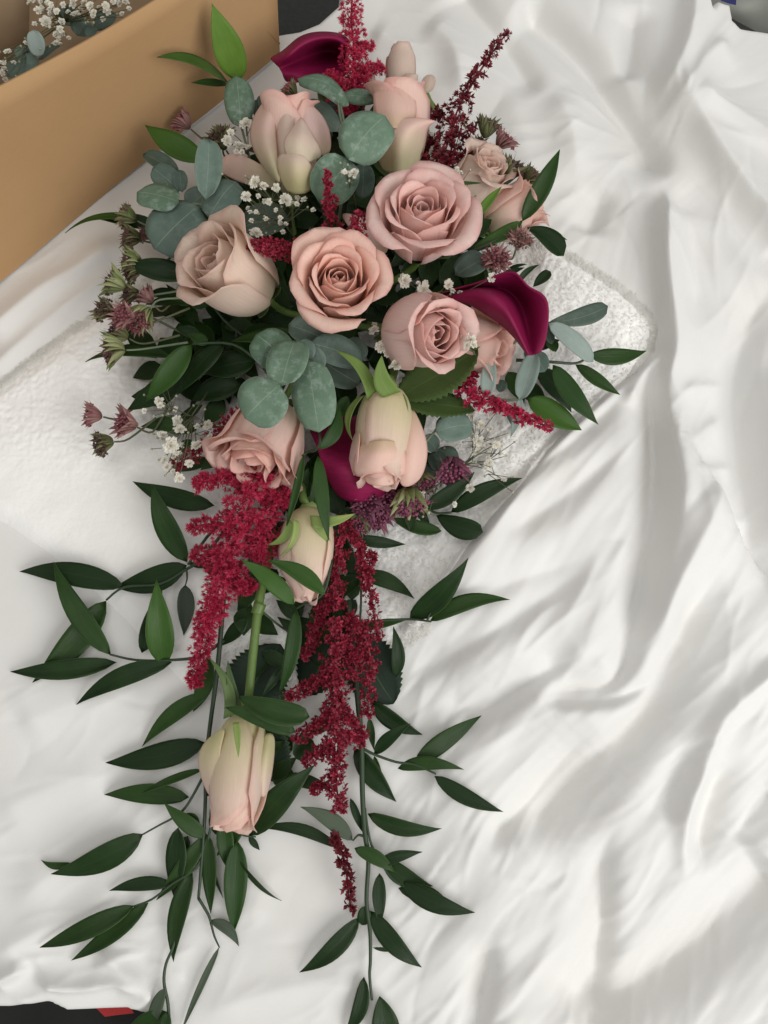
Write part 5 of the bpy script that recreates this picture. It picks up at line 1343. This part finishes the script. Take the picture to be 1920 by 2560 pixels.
astrantia('two green backed astrantia heads on stiff stems below the beige rose', [
    (288, 834, .044, (-.9, .2, .4), 60, O_, fb_, (450, 838, .04)), (276, 878, .050, (-.9, -.2, .3), 66, B_, fb_, (470, 856, .045))], 3)
astrantia('three dusky pink astrantia heads standing alone over the towel at the left', [
    (226, 1038, .03, (-.95, .05, .3), 52, K_, fp_, (330, 1024, .02)), (308, 1058, .034, (-.8, .1, .6), 62, K_, fp_, (420, 1016, .03)), (252, 1112, .03, (-.8, -.35, .45), 58, O_, fb_, (390, 1045, .025))], 4)
astrantia('small half closed pink astrantia head over the box edge beside ruscus', [(454, 303, clear(454, 303, .006), (-.75, .55, .3), 52, K_, fp_, (540, 370, .045))], 5)
astrantia('dark green spiky astrantia head behind the baby breath beside the tall rose', [(546, 346, .055, (-.4, .4, .7), 62, O_, fb_, (590, 420, .04)), (560, 330, .05, (.1, .6, .6), 46, O_, fb_, (590, 420, .04))], 6)
astrantia('olive astrantia head tucked under the top magenta calla', [(722, 222, .07, (-.6, .5, .5), 46, O_, fp_, (760, 280, .05))], 7)
astrantia('group of olive and pink astrantia heads against the sheet at the upper right', [
    (1220, 314, .055, (.25, .8, .45), 60, O_, fb_, (1190, 420, .04)), (1196, 358, .045, (.1, .3, .7), 40, K_, fb_, (1180, 430, .035)), (1264, 350, .05, (.6, .5, .45), 54, K_, fp_, (1200, 400, .04)), (1282, 420, .055, (.45, .6, .5), 68, O_, fb_, (1240, 500, .045)), (1334, 440, .045, (.7, .4, .5), 52, O_, fb_, (1280, 510, .04))], 8)
astrantia('brown pink astrantia pair beside the glossy ruscus right of the large pink rose', [
    (1300, 598, .062, (.15, .25, .9), 58, K_, fb_, (1260, 640, .045)), (1240, 650, .066, (.0, -.1, 1), 66, K_, fp_, (1240, 690, .045))], 9)
astrantia('bright pink astrantia head facing down right of the opening bud', [(1130, 1182, .036, (.1, -.75, .5), 70, U_, fu_, (1110, 1120, .04))], 10)
astrantia('green ribbed astrantia cup seen from behind on a short stem below the bud', [(1024, 1262, .036, (.0, -.95, .25), 78, B_, fu_, (1026, 1190, .045)), (1058, 1214, .03, (.4, -.8, .3), 62, O_, fu_, (1030, 1170, .03))], 11)
astrantia('cluster of purple astrantia heads below the magenta calla behind the bud', [
    (918, 1266, .036, (-.1, -.6, .8), 66, U_, fu_, (930, 1200, .02)), (974, 1255, .03, (.1, -.5, .8), 64, U_, fu_, (960, 1200, .02)), (944, 1292, .028, (.1, -.7, .7), 62, U_, fu_, (940, 1210, .02)), (888, 1314, .026, (-.2, -.8, .5), 52, O_, fu_, (900, 1220, .02))], 12)

# ------------------------------------------------------------------ gypsophila
def blossom_mesh(seed):
    r = random.Random(seed)
    Vv, Fv = [], []
    for ring, (n, el0, L) in enumerate([(6, .15, 1.0), (6, .55, .85), (5, .95, .66), (4, 1.3, .5)]):
        for k in range(n):
            a = 6.2832 * k / n + ring * .5 + r.uniform(-.25, .25); el = el0 + r.uniform(-.15, .15)
            d = Vector((math.cos(a) * math.cos(el), math.sin(a) * math.cos(el), math.sin(el)))
            s = Vector((-math.sin(a), math.cos(a), 0)); up = s.cross(d) * -1
            w = .34 * r.uniform(.8, 1.2); k0 = len(Vv); q = L * r.uniform(.85, 1.15)
            Vv += [Vector((0, 0, 0)), d * q * .6 + s * w + up * .08, d * q + s * w * .5 - up * .06, d * q * .93 + up * .02, d * q - s * w * .5 - up * .06, d * q * .6 - s * w + up * .08]
            Fv += [(k0, k0 + 1, k0 + 2, k0 + 3), (k0, k0 + 3, k0 + 4, k0 + 5)]
    me = bpy.data.meshes.new('blossom')
    me.from_pydata([tuple(v) for v in Vv], [], Fv)
    me.materials.append(M['gyp'])
    return me
BLOS = [blossom_mesh(s_) for s_ in range(4)]
def bud_mesh():
    Vv, Fv = [], []
    rings = [(0, -1.1), (.7, -.55), (.8, .1), (.45, .75), (0, 1.0)]
    for rr, zz in rings:
        for k in range(6):
            Vv.append((rr * math.cos(k * 1.0472), rr * math.sin(k * 1.0472), zz))
    for j in range(4):
        for k in range(6):
            Fv.append((j * 6 + k, j * 6 + (k + 1) % 6, (j + 1) * 6 + (k + 1) % 6, (j + 1) * 6 + k))
    me = bpy.data.meshes.new('bud'); me.from_pydata(Vv, [], Fv); me.materials.append(M['gyp_bud']); return me
BUD = bud_mesh()
GG = 'baby breath sprigs'
def gyp(label, root, blooms, z, seed, buds=10, group=GG, root_z=None, spread=40):
    r = random.Random(seed)
    t = thing('gypsophila', label, 'baby breath', group=group)
    lines = []
    R0 = G(*root, root_z if root_z is not None else z * .6)
    cx_ = sum(b[0] for b in blooms) / len(blooms); cy_ = sum(b[1] for b in blooms) / len(blooms)
    hub = (R0 + G(cx_, cy_, z)) * .5
    lines.append(([R0, hub + Vector((0, 0, .002))], (.0006, .0005)))
    def place(me, nm, p, sc):
        o = bpy.data.objects.new(nm, me); C.objects.link(o); o.parent = t
        d = Vector((r.uniform(-.6, .6), r.uniform(-.6, .6), 1)).normalized()
        o.matrix_local = Matrix.Translation(p) @ d.to_track_quat('Z', 'Y').to_matrix().to_4x4() @ Matrix.Rotation(r.uniform(0, 6.28), 4, 'Z') @ Matrix.Scale(sc, 4)
    for b in blooms:
        p = G(b[0], b[1], z + r.uniform(-.004, .004)); sz = b[2] if len(b) > 2 else 28
        place(r.choice(BLOS), 'blossom', p, sz * .60 * mpp(p.z))
        lines.append(([hub, (hub + p) * .5 + Vector((r.uniform(-.003, .003), r.uniform(-.003, .003), .001)), p], (.0004, .0003)))
    for _ in range(buds):
        b = r.choice(blooms)
        p = G(b[0] + r.uniform(-spread, spread), b[1] + r.uniform(-spread, spread), z - r.uniform(0, .008))
        if r.random() < .4: place(r.choice(BLOS), 'blossom', p, 8.5 * mpp(p.z))
        else: place(BUD, 'bud', p, 4.2 * mpp(p.z))
        q = G(b[0], b[1], z - .004)
        lines.append(([hub * .4 + q * .6, (hub * .2 + q * .3 + p * .5), p], (.0003, .00025)))
    join_tubes('stem', lines, M['stem_twig'], t, 4)
gyp('baby breath in front of the dark astrantia left of the tall pink rose', (640, 420), [(615, 310, 34), (577, 331, 20), (568, 350, 26), (598, 366, 30), (605, 380, 16), (622, 370, 18)], .075, 1, 8, spread=28)
gyp('baby breath scattered over the dark gap above the beige rose', (740, 600), [(638, 455, 32), (658, 465, 24), (615, 492, 28), (714, 500, 34), (748, 468, 22), (640, 583, 32), (620, 520, 12), (665, 548, 14), (640, 530, 12), (700, 545, 14), (690, 525, 12), (714, 561, 14), (628, 552, 14), (690, 470, 22), (672, 505, 18), (760, 500, 20)], .092, 2, 34, spread=60)
gyp('single baby breath bloom on the round eucalyptus leaf', (890, 520), [(884, 434, 28), (862, 430, 14)], .112, 3, 8, spread=26)
gyp('baby breath beneath the burgundy plume beside the large pink rose', (1090, 520), [(1071, 345, 34), (1086, 383, 36), (1176, 354, 32), (1082, 422, 44), (1111, 429, 36), (1158, 303, 28), (1212, 398, 26), (1130, 487, 24)], .062, 4, 18, spread=36)
gyp('baby breath buds over the pale pink rose', (1120, 560), [(1152, 432, 14), (1148, 500, 14), (1170, 502, 14), (1150, 478, 10)], .085, 5, 10, spread=26)
gyp('baby breath under the lower edge of the large pink rose', (1080, 800), [(1012, 702, 34), (1059, 725, 36), (1122, 712, 26), (1105, 750, 28), (1131, 727, 16), (1046, 709, 14), (1228, 695, 22)], .092, 6, 6, spread=24)
gyp('baby breath on the shoulder of the right pink rose', (1190, 900), [(1175, 850, 30), (1168, 864, 22), (1183, 862, 22)], .10, 7, 5, spread=20)
gyp('three baby breath blooms left of the right pink rose', (1000, 860), [(935, 826, 26), (953, 867, 32), (971, 882, 34), (993, 912, 36)], .085, 8, 4, spread=16)
gyp('loose baby breath on thin twigs over the crimson spike at the lower left', (520, 980), [(398, 1003, 24), (400, 1014, 18), (443, 1052, 26), (450, 1074, 28), (407, 1088, 24), (427, 1114, 40), (519, 1062, 24), (492, 1115, 30), (474, 1160, 22), (412, 1150, 22), (418, 1168, 24), (448, 1196, 26), (432, 1178, 14)], .048, 9, 36, spread=46)
gyp('dry baby breath twigs spreading over the towel at the lower right', (1120, 1180), [(1196, 1103, 28), (1240, 1112, 20), (1192, 1130, 26), (1050, 1243, 28), (1223, 1157, 20), (1202, 1063, 22), (1225, 1072, 16), (1176, 1220, 22), (1260, 1200, 14), (1266, 1140, 12)], .034, 10, 34, spread=50)
gyp('baby breath bunch inside the cardboard box', (160, 60), [(r_[0], r_[1], r_[2]) for r_ in [(78, 4, 22), (103, 3, 18), (94, 27, 22), (108, 24, 14), (124, 23, 16), (141, 29, 18), (184, 8, 26), (190, 38, 28), (226, 15, 24), (202, 18, 14), (234, 32, 20), (264, 14, 22), (283, 3, 18), (299, 9, 18), (313, 4, 20), (115, 54, 30), (154, 53, 18), (150, 73, 20), (138, 86, 16), (149, 85, 16), (159, 84, 14), (141, 110, 24), (20, 130, 20), (64, 108, 14), (10, 172, 16), (6, 182, 16), (268, 28, 22), (323, 22, 14), (305, 35, 14), (248, 18, 14), (158, 12, 16), (210, 5, 18), (2, 158, 18), (120, 8, 18), (170, 30, 14)]], .115, 11, 60, group=None, root_z=.06, spread=40)
